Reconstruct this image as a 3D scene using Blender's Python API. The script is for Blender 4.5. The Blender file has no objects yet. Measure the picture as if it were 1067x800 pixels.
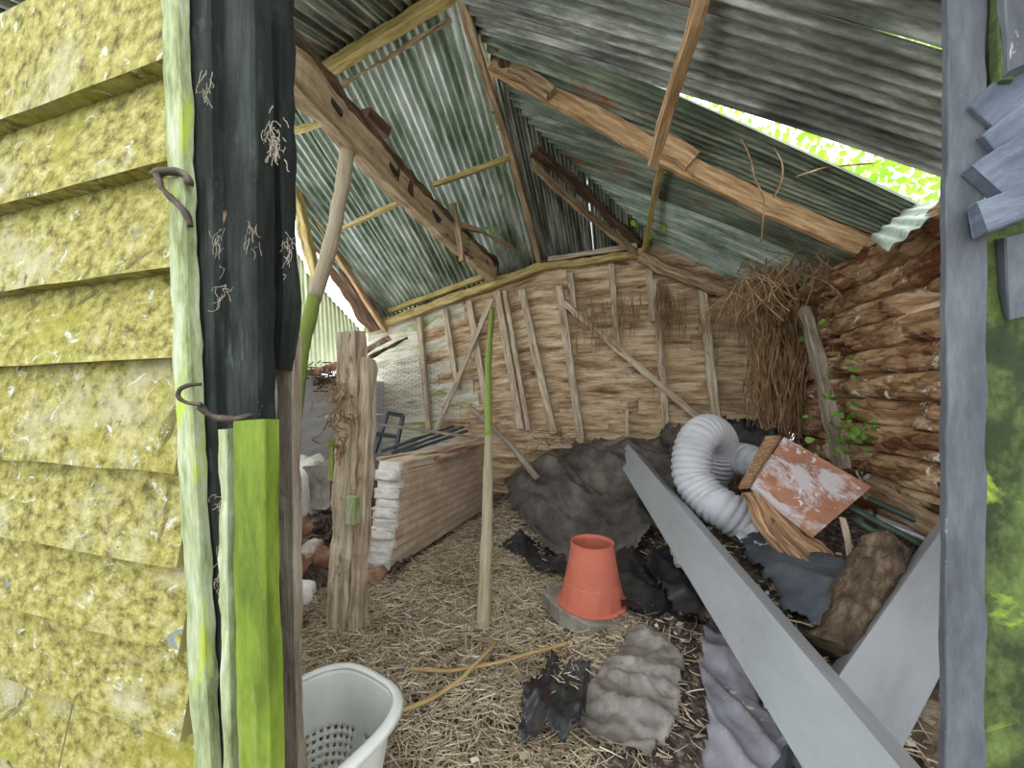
import bpy, math, random
import numpy as np
from mathutils import Vector as V, noise, Matrix
random.seed(7)
C = bpy.context.scene.collection
# ---------------------------------------------------------------- camera frame
# x runs along the front and back walls, y into the barn, z up; the viewer stands at x=0, y=0
EYE = 1.4; F = 400.0; YAW = math.radians(17.0)
cs, sn = math.cos(YAW), math.sin(YAW)
def ray(px, py):
    a = (px-533.5)/F; h = (418-py)/F
    return V((a*cs-sn, a*sn+cs, h))
O0 = V((0,0,EYE))
def Wt(px,py,t): return O0+ray(px,py)*t
def Wy(px,py,y): r=ray(px,py); return O0+r*(y/r.y)
def Wx(px,py,x): r=ray(px,py); return O0+r*(x/r.x)
def Wz(px,py,z): r=ray(px,py); return O0+r*((z-EYE)/r.z)

cam = bpy.data.cameras.new('camera'); co = bpy.data.objects.new('camera', cam); C.objects.link(co)
co.location = O0; co.rotation_euler = (math.pi/2,0,YAW)
cam.sensor_width = 36; cam.lens = F/1067*36; cam.shift_y = 18/1067; cam.clip_start=.02
bpy.context.scene.camera = co

# ---------------------------------------------------------------- materials
def lin(c):
    c=[x/255 for x in c]
    return tuple([x/12.92 if x<=.04045 else ((x+.055)/1.055)**2.4 for x in c])+(1,)
def M(name, cols, scale=4, stretch=(1,1,1), rough=.85, bump=.3, bscale=None, patches=(), coord='UV', metal=0, alpha=1, trans=0, detail=7, bdist=.01, sheen=0, spec=.3):
    """cols: list of (pos, rgb). patches: (rgb, scale, threshold, softness[, stretch])"""
    m=bpy.data.materials.new(name); m.use_nodes=True; nt=m.node_tree; N=nt.nodes; L=nt.links
    b=N['Principled BSDF']; b.inputs['Roughness'].default_value=rough; b.inputs['Metallic'].default_value=metal
    b.inputs['Specular IOR Level'].default_value=spec
    tc=N.new('ShaderNodeTexCoord'); oi=N.new('ShaderNodeObjectInfo')
    mul=N.new('ShaderNodeMath'); mul.operation='MULTIPLY'; mul.inputs[1].default_value=37; L.new(oi.outputs['Random'],mul.inputs[0])
    add=N.new('ShaderNodeVectorMath'); add.operation='ADD'; L.new(tc.outputs[coord],add.inputs[0]); L.new(mul.outputs[0],add.inputs[1])
    def nz(sc,st,det=detail,ro=.7):
        mp=N.new('ShaderNodeMapping'); mp.inputs['Scale'].default_value=st; L.new(add.outputs[0],mp.inputs[0])
        n=N.new('ShaderNodeTexNoise'); n.inputs['Scale'].default_value=sc; n.inputs['Detail'].default_value=det; n.inputs['Roughness'].default_value=ro
        L.new(mp.outputs[0],n.inputs['Vector']); return n
    n=nz(scale,stretch)
    r=N.new('ShaderNodeValToRGB'); L.new(n.outputs['Fac'],r.inputs[0])
    el=r.color_ramp.elements
    while len(el)<len(cols): el.new(.5)
    for e,(p,c) in zip(el,cols): e.position=p; e.color=lin(c)
    out=r.outputs[0]
    for i,p in enumerate(patches):
        pn=nz(p[1], p[4] if len(p)>4 else (1,1,1), 6)
        off=N.new('ShaderNodeMapRange'); off.inputs[1].default_value=p[2]; off.inputs[2].default_value=p[2]+p[3]
        L.new(pn.outputs['Fac'],off.inputs[0])
        # shift each patch layer's noise domain
        pn.inputs['Distortion'].default_value=.3+.37*i
        mx=N.new('ShaderNodeMix'); mx.data_type='RGBA'; L.new(off.outputs[0],mx.inputs[0]); L.new(out,mx.inputs[6]); mx.inputs[7].default_value=lin(p[0]); out=mx.outputs[2]
    L.new(out,b.inputs['Base Color'])
    if bump:
        bn=nz(bscale or scale*2.5,stretch,8,.65); bp=N.new('ShaderNodeBump'); bp.inputs['Strength'].default_value=bump; bp.inputs['Distance'].default_value=bdist
        L.new(bn.outputs['Fac'],bp.inputs['Height']); L.new(bp.outputs[0],b.inputs['Normal'])
    if alpha<1: b.inputs['Alpha'].default_value=alpha
    if trans:
        t=N.new('ShaderNodeBsdfTranslucent'); L.new(out,t.inputs[0]); ms=N.new('ShaderNodeMixShader'); ms.inputs[0].default_value=trans
        L.new(b.outputs[0],ms.inputs[1]); L.new(t.outputs[0],ms.inputs[2]); L.new(ms.outputs[0],N['Material Output'].inputs[0])
    if sheen: b.inputs['Sheen Weight'].default_value=sheen
    return m
G1=(1,14,1)
mt=dict(
 oak=M('weathered_oak',[(.32,(84,66,48)),(.5,(156,130,100)),(.68,(204,184,154))],3,(1,9,1),.8,.5,6,patches=[((70,48,30),2,.62,.1,(1,4,1))]),
 orange=M('sawn_orange_timber',[(.32,(118,88,58)),(.5,(182,146,106)),(.68,(216,188,150))],3,(1,10,1),.75,.35,6,patches=[((90,54,30),2.2,.63,.08,(1,5,1))]),
 yellow=M('pale_yellow_batten',[(.3,(124,106,58)),(.5,(184,164,104)),(.7,(214,198,144))],3,(1,9,1),.8,.4,6,patches=[((96,74,42),2.5,.6,.1,(1,4,1))]),
 pale=M('pale_beam',[(.28,(110,90,64)),(.48,(184,160,126)),(.7,(212,194,164))],2.5,(1,7,1),.85,.5,6,patches=[((96,68,44),2,.6,.07,(1,3,1)),((150,150,96),1.3,.64,.1)]),
 brown=M('dark_brown_timber',[(.32,(48,36,26)),(.5,(94,72,54)),(.7,(142,114,88))],3,(1,9,1),.9,.6,6),
 stud=M('old_stud_wood',[(.32,(122,104,84)),(.5,(184,166,142)),(.68,(222,210,190))],3,(1,11,1),.85,.45,6,patches=[((104,74,48),2.5,.6,.1,(1,3,1))]),
 backwall=M('back_boards',[(.32,(96,74,54)),(.46,(168,140,108)),(.57,(206,182,150)),(.7,(230,216,192))],2.2,(1,7,1),.9,.5,5,
            patches=[((92,64,40),1.7,.6,.1,(1,3,1)),((200,178,122),.8,.60,.12),((214,208,190),.9,.62,.1,(1,3,1))]),
 leftboards=M('mossy_white_boards',[(.3,(150,142,120)),(.5,(208,202,184)),(.7,(232,232,226))],2.2,(1,7,1),.9,.4,5,patches=[((136,158,70),1.6,.56,.10,(1,2.5,1)),((104,84,58),2,.64,.08,(1,4,1))]),
 whiteboards=M('bleached_boards',[(.3,(176,178,184)),(.5,(210,214,222)),(.7,(230,234,240))],2.2,(1,7,1),.9,.3,5,patches=[((168,196,120),1.4,.6,.1),((128,108,96),2,.62,.08,(1,4,1))]),
 rotten=M('rotten_logs',[(.28,(84,58,40)),(.42,(140,104,72)),(.55,(184,148,112)),(.68,(212,184,152)),(.8,(232,220,204))],4,(.7,3.6,1),.95,1,9,bdist=.03,
            patches=[((104,62,42),1.3,.54,.06,(1,2.5,1)),((220,196,158),1.7,.57,.06,(.8,2.4,1)),((62,46,36),2.3,.62,.05,(.8,3,1)),((234,230,228),2.6,.60,.03,(1,1.8,1))]),
 clap=M('mossy_weatherboard',[(.36,(82,76,38)),(.45,(130,124,64)),(.54,(162,154,86)),(.66,(188,180,132))],24,(1,1.5,1),.95,1,60,detail=14,bdist=.006,
            patches=[((178,172,142),3,.53,.16,(1,1.5,1)),((146,144,52),2.2,.52,.16),((92,84,46),9,.58,.10),((196,200,188),14,.60,.07,(1,1.6,1)),((122,130,134),5,.66,.03,(1,1.7,1)),((82,78,44),30,.62,.06)]),
 edge=M('lichen_trim',[(.34,(104,112,72)),(.5,(154,164,122)),(.66,(190,196,176))],5,(1,5,1),.9,.4,9,patches=[((170,186,70),3,.56,.08,(1,3,1)),((120,132,140),3,.64,.05,(1,4,1))]),
 darkpost=M('black_stained_post',[(.34,(16,19,17)),(.5,(30,35,32)),(.66,(54,60,57))],3,(1,6,1),.8,.5,8,patches=[((138,118,92),2.2,.66,.03,(1,2,1)),((84,90,86),4,.60,.12,(1,4,1)),((120,122,116),14,.70,.04)]),
 greenpost=M('green_algae_post',[(.34,(84,102,30)),(.5,(116,138,44)),(.66,(150,158,86))],2.5,(1,4,1),.8,.3,8,patches=[((150,148,100),1.6,.50,.12,(1,2,1)),((62,60,26),22,.7,.03)]),
 greybark=M('grey_cracked_board',[(.3,(82,72,60)),(.5,(140,128,112)),(.7,(176,166,150))],3,(1,7,1),.9,.6,8),
 bluepost=M('blue_grey_paint',[(.34,(58,61,66)),(.5,(78,81,88)),(.66,(100,103,108))],4,(1,4,1),.7,.3,9,patches=[((184,178,168),5,.62,.04,(1,3,1)),((96,100,96),2,.6,.1)]),
 bluedark=M('dark_broken_board',[(.3,(52,58,70)),(.5,(84,92,106)),(.7,(124,132,144))],4,(1,4,1),.75,.5,9,patches=[((176,150,124),3,.67,.03,(1,3,1))]),
 moss=M('mossy_jamb_panel',[(.36,(28,34,26)),(.48,(50,62,36)),(.58,(98,114,60)),(.7,(160,166,136))],3,(1,1.4,1),.9,.6,9,patches=[((46,50,38),3,.54,.08),((140,164,58),3.6,.6,.06)]),
 zinc_g=M('teal_grey_corrugated_iron',[(.32,(82,94,76)),(.45,(142,158,140)),(.57,(196,208,198)),(.7,(232,238,234))],2.4,(.5,2,1),.5,.12,9,metal=.25,patches=[((86,80,50),1.6,.63,.12,(1,2,1)),((72,100,56),2.2,.66,.1)]),
 zinc_d=M('dark_weathered_iron',[(.34,(66,66,60)),(.5,(128,132,124)),(.64,(196,198,190))],2.4,(.5,5,1),.5,.15,9,metal=.25,patches=[((76,58,44),1.2,.56,.14,(.4,5,1)),((170,176,168),1.8,.64,.1,(.3,9,1)),((132,74,34),1.3,.72,.04,(.7,3,1))]),
 zinc_r=M('rusty_edge_iron',[(.34,(66,72,60)),(.5,(112,122,106)),(.66,(166,172,152))],2.4,(.5,5,1),.5,.15,9,metal=.25,patches=[((142,78,32),1.3,.6,.06,(.7,3,1)),((66,58,44),1.2,.58,.1,(.4,5,1))]),
 zinc_l=M('pale_green_iron',[(.3,(148,158,120)),(.5,(188,194,158)),(.7,(212,214,186))],3,(.5,2,1),.6,.1,9,metal=.1),
 floor=M('trodden_earth',[(.36,(48,38,32)),(.5,(96,82,70)),(.66,(156,142,126))],9,(1,1,1),.95,1,22,bdist=.03,coord='Object'),
 grass=M('worn_grass',[(.3,(60,66,34)),(.5,(92,98,54)),(.7,(130,126,84))],9,(1,1,1),.95,1,22,coord='Object'),
 straw=None,
 brick=None,
 white=M('lime_plaster',[(.3,(190,182,170)),(.5,(226,222,216)),(.7,(240,238,234))],6,(1,1,1),.9,.9,12,coord='Object',bdist=.02,patches=[((168,130,104),5,.64,.05)]),
 redbrick=M('broken_brick',[(.3,(112,72,56)),(.5,(164,122,102)),(.7,(206,188,176))],5,(1,1,1),.9,.8,14,coord='Object',bdist=.01,patches=[((206,200,196),3,.56,.1)]),
 stone=M('grey_stone_slab',[(.3,(98,94,86)),(.5,(136,130,120)),(.7,(170,166,160))],6,(1,1,1),.85,.6,20,coord='Object'),
 tarp=M('charcoal_tarpaulin',[(.32,(54,48,46)),(.5,(86,80,76)),(.68,(122,114,106))],3,(1,1,1),.7,.25,60,patches=[((140,124,106),3,.66,.08)]),
 black=M('black_plastic_and_hole_shade',[(.3,(26,26,30)),(.5,(44,44,48)),(.7,(74,70,74))],4,(1,1,1),.35,.3,14,spec=.5,patches=[((134,122,118),9,.68,.05)]),
 slate=M('slate_plastic',[(.3,(56,62,70)),(.5,(78,84,92)),(.7,(104,108,114))],3,(1,1,1),.55,.1,14),
 debris=M('leaf_litter',[(.3,(40,32,32)),(.48,(84,70,66)),(.62,(150,136,126)),(.78,(206,196,184))],26,(1,1,1),.95,1,40,bdist=.03,coord='Object'),
 film=M('clouded_plastic_film',[(.34,(104,96,90)),(.5,(138,130,124)),(.66,(182,176,172))],5,(1,1,1),.4,.3,10,spec=.4,alpha=.8,coord='Object'),
 filmblue=M('pale_plastic_film',[(.3,(118,114,120)),(.5,(158,154,164)),(.7,(190,190,200))],3,(1,1,1),.35,.3,10,spec=.4,alpha=.85,coord='Object'),
 steel=M('grey_painted_steel',[(.3,(146,150,155)),(.5,(160,165,170)),(.7,(170,174,180))],2,(1,3,1),.42,.05,9,spec=.5,metal=.1,patches=[((196,198,200),14,.74,.03),((132,130,122),2,.66,.08)]),
 orangep=M('orange_red_plastic',[(.3,(190,104,82)),(.5,(202,114,92)),(.7,(214,134,114))],3,(1,1,1),.6,.06,9,coord='Object'),
 duct=M('white_ribbed_duct',[(.3,(168,168,172)),(.5,(190,191,196)),(.7,(206,207,212))],3,(1,1,1),.55,.05,9,coord='Object',patches=[((140,130,120),3,.66,.12)]),
 rust=M('flaking_brown_board',[(.3,(136,92,72)),(.5,(168,120,96)),(.7,(188,146,122))],5,(1,1,1),.7,.3,12,coord='Object',patches=[((200,192,196),3.0,.49,.07),((222,218,224),16,.60,.04)]),
 ply=M('split_plywood',[(.34,(84,58,42)),(.5,(154,116,86)),(.66,(206,176,144))],4,(1,16,1),.8,.8,6),
 log=M('rotten_log_bark',[(.34,(52,42,34)),(.5,(96,80,64)),(.66,(148,130,108))],5,(1,3,1),.95,1,9,bdist=.03,patches=[((168,152,128),1.6,.58,.1)]),
 basket=M('white_basket_plastic',[(.3,(206,210,204)),(.5,(222,225,220)),(.7,(232,234,230))],3,(1,1,1),.4,.04,9,coord='Object',patches=[((176,172,140),3,.62,.14)]),
 iron=M('black_iron',[(.3,(40,34,30)),(.5,(74,66,58)),(.7,(116,104,92))],12,(1,1,1),.6,.5,20,coord='Object',metal=.4),
 root=M('dry_roots',[(.3,(92,68,46)),(.5,(146,116,84)),(.7,(190,164,130))],8,(1,1,1),.9,0,coord='Object'),
 leaf=M('ivy_leaf',[(.3,(70,110,40)),(.5,(110,156,62)),(.7,(158,196,92))],6,(1,1,1),.6,0,coord='Object',trans=.3),
 tree=M('sunlit_tree_leaf',[(.3,(120,170,40)),(.5,(168,214,72)),(.7,(206,236,120))],2,(1,1,1),.6,0,coord='Object',trans=.5),
 polegreen=M('algae_green_pole',[(.3,(96,114,44)),(.5,(136,154,70)),(.7,(176,182,122))],4,(1,4,1),.8,.3,9),
 polegrey=M('bare_pole_bark',[(.3,(132,116,90)),(.5,(178,164,138)),(.7,(206,196,178))],4,(1,3,1),.85,.35,9,patches=[((116,92,60),2,.6,.1)]),
 web=M('dusty_cobweb',[(.3,(150,142,128)),(.7,(190,182,166))],8,(1,1,1),.95,0,coord='Object',alpha=.55),
 cane=M('yellow_cane',[(.3,(134,108,68)),(.5,(180,152,104)),(.7,(206,182,138))],6,(1,8,1),.7,.2),
 greenpipe=M('dark_green_pipe',[(.3,(38,50,42)),(.5,(60,76,64)),(.7,(96,108,98))],4,(1,4,1),.5,.1),
 foil=M('silver_foil',[(.3,(168,168,168)),(.5,(206,206,206)),(.7,(236,236,238))],5,(1,1,1),.3,.6,14,metal=.4,coord='Object'),
)
def straw_mat():
    m=bpy.data.materials.new('dry_straw'); m.use_nodes=True; N=m.node_tree.nodes; L=m.node_tree.links
    b=N['Principled BSDF']; b.inputs['Roughness'].default_value=.8
    u=N.new('ShaderNodeUVMap'); s=N.new('ShaderNodeSeparateXYZ'); L.new(u.outputs[0],s.inputs[0])
    r=N.new('ShaderNodeValToRGB'); el=r.color_ramp.elements
    for p in (.3,.55,.8): el.new(p)
    for e,(p,c) in zip(el,[(0,(88,72,58)),(.3,(148,130,106)),(.55,(190,172,142)),(.8,(216,202,174)),(1,(234,230,222))]): e.position=p; e.color=lin(c)
    L.new(s.outputs[0],r.inputs[0]); L.new(r.outputs[0],b.inputs['Base Color']); return m
mt['straw']=straw_mat()
def brick_mat():
    m=M('old_brickwork',[(.3,(176,150,128)),(.5,(212,190,166)),(.7,(236,222,204))],4,(1,1,1),.9,.5,14)
    nt=m.node_tree; N=nt.nodes; L=nt.links; b=N['Principled BSDF']
    tc=N.new('ShaderNodeTexCoord'); br=N.new('ShaderNodeTexBrick')
    nn=N.new('ShaderNodeTexNoise'); nn.inputs['Scale'].default_value=7; L.new(tc.outputs['UV'],nn.inputs[0])
    va=N.new('ShaderNodeVectorMath'); va.operation='MULTIPLY_ADD'; va.inputs[1].default_value=(.025,.025,0); L.new(nn.outputs['Color'],va.inputs[0]); L.new(tc.outputs['UV'],va.inputs[2])
    L.new(va.outputs[0],br.inputs['Vector']); br.inputs['Scale'].default_value=1; br.inputs['Brick Width'].default_value=.225; br.inputs['Row Height'].default_value=.078
    br.inputs['Mortar Size'].default_value=.006; br.inputs['Mortar Smooth'].default_value=.4; br.inputs['Color1'].default_value=lin((206,174,144)); br.inputs['Color2'].default_value=lin((232,212,186)); br.inputs['Mortar'].default_value=lin((176,160,142))
    old=b.inputs['Base Color'].links[0].from_socket
    mx=N.new('ShaderNodeMix'); mx.data_type='RGBA'; mx.inputs[0].default_value=.6; L.new(old,mx.inputs[6]); L.new(br.outputs['Color'],mx.inputs[7]); L.new(mx.outputs[2],b.inputs['Base Color'])
    bp=N.new('ShaderNodeBump'); bp.inputs['Strength'].default_value=.9; bp.inputs['Distance'].default_value=.012; bp.invert=True
    L.new(br.outputs['Fac'],bp.inputs['Height']); L.new(b.inputs['Normal'].links[0].from_socket,bp.inputs['Normal']); L.new(bp.outputs[0],b.inputs['Normal'])
    return m
mt['brick']=brick_mat()

# ---------------------------------------------------------------- mesh helpers
def nz3(p,s=1): return noise.noise(V(p)*s)
class MB:
    def __init__(s): s.v=[]; s.f=[]; s.uv=[]
    def face(s,idx,uvs): s.f.append(idx); s.uv+=uvs
    def sweep(s,path,prof,up=(0,0,1),seg=.08,rough=.004,fr=6,scale=None,cap=True,seed=0,closed=True,ends=0):
        path=[V(p) for p in path]; pts=[]; 
        L=[0]
        for a,b in zip(path,path[1:]): L.append(L[-1]+(b-a).length)
        n=max(2,int(L[-1]/seg)+1)
        for i in range(n):
            d=L[-1]*i/(n-1); k=0
            while k<len(L)-2 and L[k+1]<d: k+=1
            t=(d-L[k])/max(1e-9,L[k+1]-L[k]); pts.append(path[k].lerp(path[k+1],t))
        if len(path)>2:
            for _ in range(2): pts=[pts[0]]+[(pts[i-1]+pts[i]*2+pts[i+1])/4 for i in range(1,n-1)]+[pts[-1]]
        up=V(up); b0=len(s.v); m=len(prof); per=[0]
        for j in range(m): 
            q=prof[j];r=prof[(j+1)%m]; per.append(per[-1]+math.hypot(r[0]-q[0],r[1]-q[1]))
        side=None
        for i,p in enumerate(pts):
            d=(pts[min(i+1,n-1)]-pts[max(i-1,0)]).normalized()
            if side is None: side=d.cross(up).normalized()
            else: side=(side-d*side.dot(d)).normalized()
            u2=side.cross(d).normalized()
            sc=scale(i/(n-1)) if scale else 1
            for j,(a,b) in enumerate(prof):
                q=p+side*a*sc+u2*b*sc
                k=noise.noise(q*fr+V((seed,seed*1.7,0)))*rough*2.2+noise.noise(q*fr*4+V((0,seed,0)))*rough*.8
                q+=(side*a+u2*b).normalized()*k
                if ends and (i==0 or i==n-1): q+=d*(noise.noise(q*30)*ends)*(1 if i else -1)
                s.v.append(q)
        for i in range(n-1):
            u0=L[-1]*i/(n-1);u1=L[-1]*(i+1)/(n-1)
            for j in range(m if closed else m-1):
                j2=(j+1)%m
                s.face((b0+i*m+j,b0+i*m+j2,b0+(i+1)*m+j2,b0+(i+1)*m+j),[(u0,per[j]),(u0,per[j+1]),(u1,per[j+1]),(u1,per[j])])
        if cap and closed:
            s.face(tuple(b0+j for j in range(m))[::-1],[(p[0],p[1]) for p in prof][::-1])
            s.face(tuple(b0+(n-1)*m+j for j in range(m)),[(p[0],p[1]) for p in prof])
        return s
    def grid(s,nu,nv,fn,uvf=None,keep=None):
        b0=len(s.v); K=[]
        for i in range(nu+1):
            for j in range(nv+1):
                s.v.append(V(fn(i/nu,j/nv)))
        for i in range(nu):
            for j in range(nv):
                if keep and not keep((i+.5)/nu,(j+.5)/nv): continue
                q=[(i,j),(i+1,j),(i+1,j+1),(i,j+1)]
                s.face(tuple(b0+a*(nv+1)+b for a,b in q),[(uvf(a/nu,b/nv) if uvf else (a/nu,b/nv)) for a,b in q])
        return s
    def build(s,name,m,parent=None,smooth=False,solid=0,base=None,bevel=0,clean=False):
        me=bpy.data.meshes.new(name)
        if parent is not None:
            org=V(parent.location); pp=parent
            while pp.parent: pp=pp.parent; org=org+V(pp.location)
        elif base: org=V(base)
        else:
            xs=[p.x for p in s.v];ys=[p.y for p in s.v];zs=[p.z for p in s.v]
            org=V(((min(xs)+max(xs))/2,(min(ys)+max(ys))/2,min(zs)))
        me.from_pydata([tuple(p-org) for p in s.v],[],s.f)
        uvl=me.uv_layers.new(name='UVMap'); flat=[c for uv in s.uv for c in uv[:2]]
        if len(flat)==2*len(me.loops): uvl.data.foreach_set('uv',flat)
        me.materials.append(mt[m])
        if clean:
            import bmesh
            bm=bmesh.new(); bm.from_mesh(me); bmesh.ops.delete(bm,geom=[v for v in bm.verts if not v.link_faces],context='VERTS'); bm.to_mesh(me); bm.free()
        if smooth:
            for p in me.polygons: p.use_smooth=True
        o=bpy.data.objects.new(name,me); C.objects.link(o)
        if parent is not None: o.parent=parent
        else: o.location=org
        if solid:
            md=o.modifiers.new('solid','SOLIDIFY'); md.thickness=solid; md.offset=0
        if bevel:
            md=o.modifiers.new('bevel','BEVEL'); md.width=bevel; md.segments=2
        return o
def rect(w,h,c=.12):
    k=min(w,h)*c; w/=2;h/=2
    return [(-w+k,-h),(w-k,-h),(w,-h+k),(w,h-k),(w-k,h),(-w+k,h),(-w,h-k),(-w,-h+k)]
def circ(r,n=14): return [(r*math.cos(2*math.pi*i/n),r*math.sin(2*math.pi*i/n)) for i in range(n)]
def tag(o,label,cat,group=None,kind=None):
    o['label']=label; o['category']=cat
    if group: o['group']=group
    if kind: o['kind']=kind
    return o
def struct(o): o['kind']='structure'; return o
def thing(name,loc,label,cat,group=None):
    e=bpy.data.objects.new(name,None); e.location=loc; e.empty_display_size=.1; C.objects.link(e); return tag(e,label,cat,group)
def timber(name,path,w,h,m,label,cat,group=None,up=(0,0,1),rough=.005,**k):
    return tag(MB().sweep(path,rect(w,h),up,rough=rough,seed=random.random()*50,ends=.02,**k).build(name,m),label,cat,group)

# ---------------------------------------------------------------- ground and heap
def ss(a,b,x): t=min(1,max(0,(x-a)/(b-a))); return t*t*(3-2*t)
def Gz(x,y):
    back=.72*ss(2.9,5.0,y)*ss(-1.75,-1.0,x)
    right=.42*ss(.15,.9,x)*ss(1.3,2.1,y)
    mid=.14*ss(-.5,.1,x)*ss(.7,1.6,y)
    left=.28*ss(-2.1,-2.5,x)*ss(1.6,2.4,y)
    h=max(back,right,mid)+.25*min(back,right)+left
    return h+.035*noise.noise(V((x*1.6,y*1.6,0)))*ss(.6,1.2,y)+.012*noise.noise(V((x*7,y*7,3)))
g=MB()
g.grid(150,140,lambda a,b:(lambda x,y:(x,y,Gz(x,y)))(-4.6+7*a,-1+6.9*b),lambda a,b:(7*a,6.9*b))
fl=struct(g.build('floor','floor',smooth=True,base=(0,2,0)))
g=MB(); 
# unseen ground outside the doorway, added for bounce light; grass tone dims it
g.grid(8,8,lambda a,b:(-9+18*a,-9+8.01*b,-.01),lambda a,b:(18*a,8*b)); struct(g.build('floor_outside','grass',base=(0,-4,0)))

# ---------------------------------------------------------------- walls
def plate_z(x):
    if x<-1.3: return 3.36+.25*(x+1.3)
    if x<.25: return 3.36+.03*(x+1.3)
    return max(2.5,3.60-.62*(x-.25))
g1=MB(); g2=MB()
NB=15; BY=5.5
rnd=random.Random(3)
for k in range(NB+2):
    x=-4.25
    while x<1.85:
        x2=min(1.85,x+rnd.uniform(.9,2.2)); sk=rnd.uniform(-.012,.012); sk2=rnd.uniform(-.012,.012); off=rnd.uniform(-.008,.008)
        n=max(2,int((x2-x)/.09)); 
        def zz(kk,xx):
            t=3.36+(.25*(xx+1.3) if xx<-1.3 else 0); return .15+kk*(t-.15)/NB
        xe=x2-.008
        rows=[]
        for i in range(n+1):
            X=x+(xe-x)*i/n; w=.010*noise.noise(V((X*3,k*5.3,1)))+.004*noise.noise(V((X*14,k*5.3,1)))
            zb=zz(k,X)+sk*(1-i/n)+sk2*i/n+w*.6; zt=zz(k+1,X)+.004+w+sk*(1-i/n)+sk2*i/n
            if rnd.random()<.0: zt-=.03
            P=plate_z(X); zb=min(zb,P);zt=min(zt,P)
            rows.append((X,zb,zt))
        if not any(r[2]-r[1]>.03 for r in rows): x=x2; continue
        g=g1 if (x+x2)/2>-2.9 else g2
        b0=len(g.v)
        for X,zb,zt in rows:
            for q in ((BY+.028+off,zb-.012),(BY+.002+off,zt),(BY+.024+off,zt),(BY+.055+off,zb-.012)):
                g.v.append(V((X,q[0]+.006*noise.noise(V((X*4,q[1]*9,2))),q[1])))
        u0=rnd.random()*9
        for i in range(n):
            a=b0+4*i
            for j in range(4):
                j2=(j+1)%4; vv=[0,.2,.22,.42,.44]
                g.face((a+j,a+4+j,a+4+j2,a+j2),[(u0+rows[i][0],k*.37+vv[j]),(u0+rows[i+1][0],k*.37+vv[j]),(u0+rows[i+1][0],k*.37+vv[j+1]),(u0+rows[i][0],k*.37+vv[j+1])])
        g.face((b0,b0+1,b0+2,b0+3),[(0,0)]*4); g.face(tuple(b0+4*n+i for i in (3,2,1,0)),[(0,0)]*4)
        x=x2
for X0,X1 in ((-4.27,-2.9),(-2.9,1.9)):  # added backing sheet behind the boards, keeps daylight out of joints and eaves
    gg=g2 if X1<-2.8 else g1
    gg.grid(int((X1-X0)/.1),2,lambda a,b:(X0+(X1-X0)*a,BY+.075,(plate_z(X0+(X1-X0)*a)+(.12 if X0+(X1-X0)*a<.25 else 0))*b-.1*(1-b)),lambda a,b:(a*5,b*3))
wb=struct(g1.build('wall_back','backwall',base=(0,BY,0)))
wb2=struct(g2.build('wall_back_mossy','leftboards',base=(-3.4,BY,0)))

# left side wall: bleached boards, low, beyond the partition
g=MB()
for k in range(9):
    g.sweep([(-3.95,2.0,.2+k*.18),(-3.95,5.57,.2+k*.18+rnd.uniform(-.01,.01))],[(-.014,-.095),(.006,-.095),(.012,.095),(-.008,.095)],seg=.15,rough=.002)
struct(g.build('wall_left','whiteboards',base=(-3.95,3.7,0)))

# right side wall: rotten, split, laminated boards
def rw(a,b):
    y=.7+4.85*a; z=-.05+2.62*b
    zz=z+.03*noise.noise(V((y*.9,z*.5,4)))-.035*(y-3)*.4
    k=zz/.2; fr=k-math.floor(k); kid=math.floor(k)
    ledge=.055*noise.noise(V((kid*3.7,y*.8,2)))
    crack=-.13*math.exp(-((min(fr,1-fr))/.085)**2)*(.5+abs(noise.noise(V((y*1.3,kid*3.1,7))))*1.8)
    r=0; 
    for s,amp in ((2.2,.022),(6,.026),(17,.018)):
        r+=amp*abs(noise.noise(V((y*s*.45,z*s*1.5,kid*2.1))))*2-amp*.5
    hole=-.22*max(0,noise.noise(V((y*1.5+3,z*2.6,9)))-.28)*2.5
    x=1.86-(ledge+crack+r+hole)-.05*(z-1.2)*0
    return (x,y,z)
g=MB(); g.grid(230,150,rw,lambda a,b:(4.85*a,2.62*b),keep=lambda a,b: 2.62*b-.05<2.47+.1*noise.noise(V((a*14,1,0)))+.05*noise.noise(V((a*60,1,0))))
struct(g.build('wall_right','rotten',base=(1.86,3,0),solid=.04,clean=True))

# ---------------------------------------------------------------- front wall, left: mossy weatherboards
FY=.65
g=MB()
ys=[-40,104,197,295,379,482,568,645,725,815,905,1000]
zs=[Wy(100,y,FY).z for y in ys]
x0,x1=Wy(-260,300,FY).x, Wy(228,300,FY).x
for i in range(len(zs)-1):
    zt,zb=zs[i]+.012,zs[i+1]
    if zt<.05: break
    x1=Wy(189+(ys[i]+40)/800*17,300,FY).x
    segs=[(x0,x1)]
    if i==8: xm=Wy(76,760,FY).x; segs=[(x0,xm-.003),(xm+.003,x1)]
    for a,b in segs:
        n=40; b0=len(g.v); til=rnd.uniform(-.006,.006)
        for q in range(n+1):
            X=a+(b-a)*q/n; w=.005*noise.noise(V((X*5,i*3.1,0))); 
            th=.034
            for (yy,z) in ((FY-.012-th+.012,zb+w+til*q/n),(FY+.010,zt),(FY+.03,zt),(FY+.012,zb+w+til*q/n+.004)):
                g.v.append(V((X,yy,z)))
        for q in range(n):
            c=b0+4*q; vv=[0,.2,.215,.4,.43]; U0=(a+(b-a)*q/n)*1+i*2.3; U1=(a+(b-a)*(q+1)/n)+i*2.3
            for j in range(4):
                j2=(j+1)%4; g.face((c+j2,c+4+j2,c+4+j,c+j),[(U0,vv[j+1]),(U1,vv[j+1]),(U1,vv[j]),(U0,vv[j])])
        g.face((b0+3,b0+2,b0+1,b0),[(0,0)]*4); g.face(tuple(b0+4*n+j for j in range(4)),[(0,0)]*4)
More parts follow.
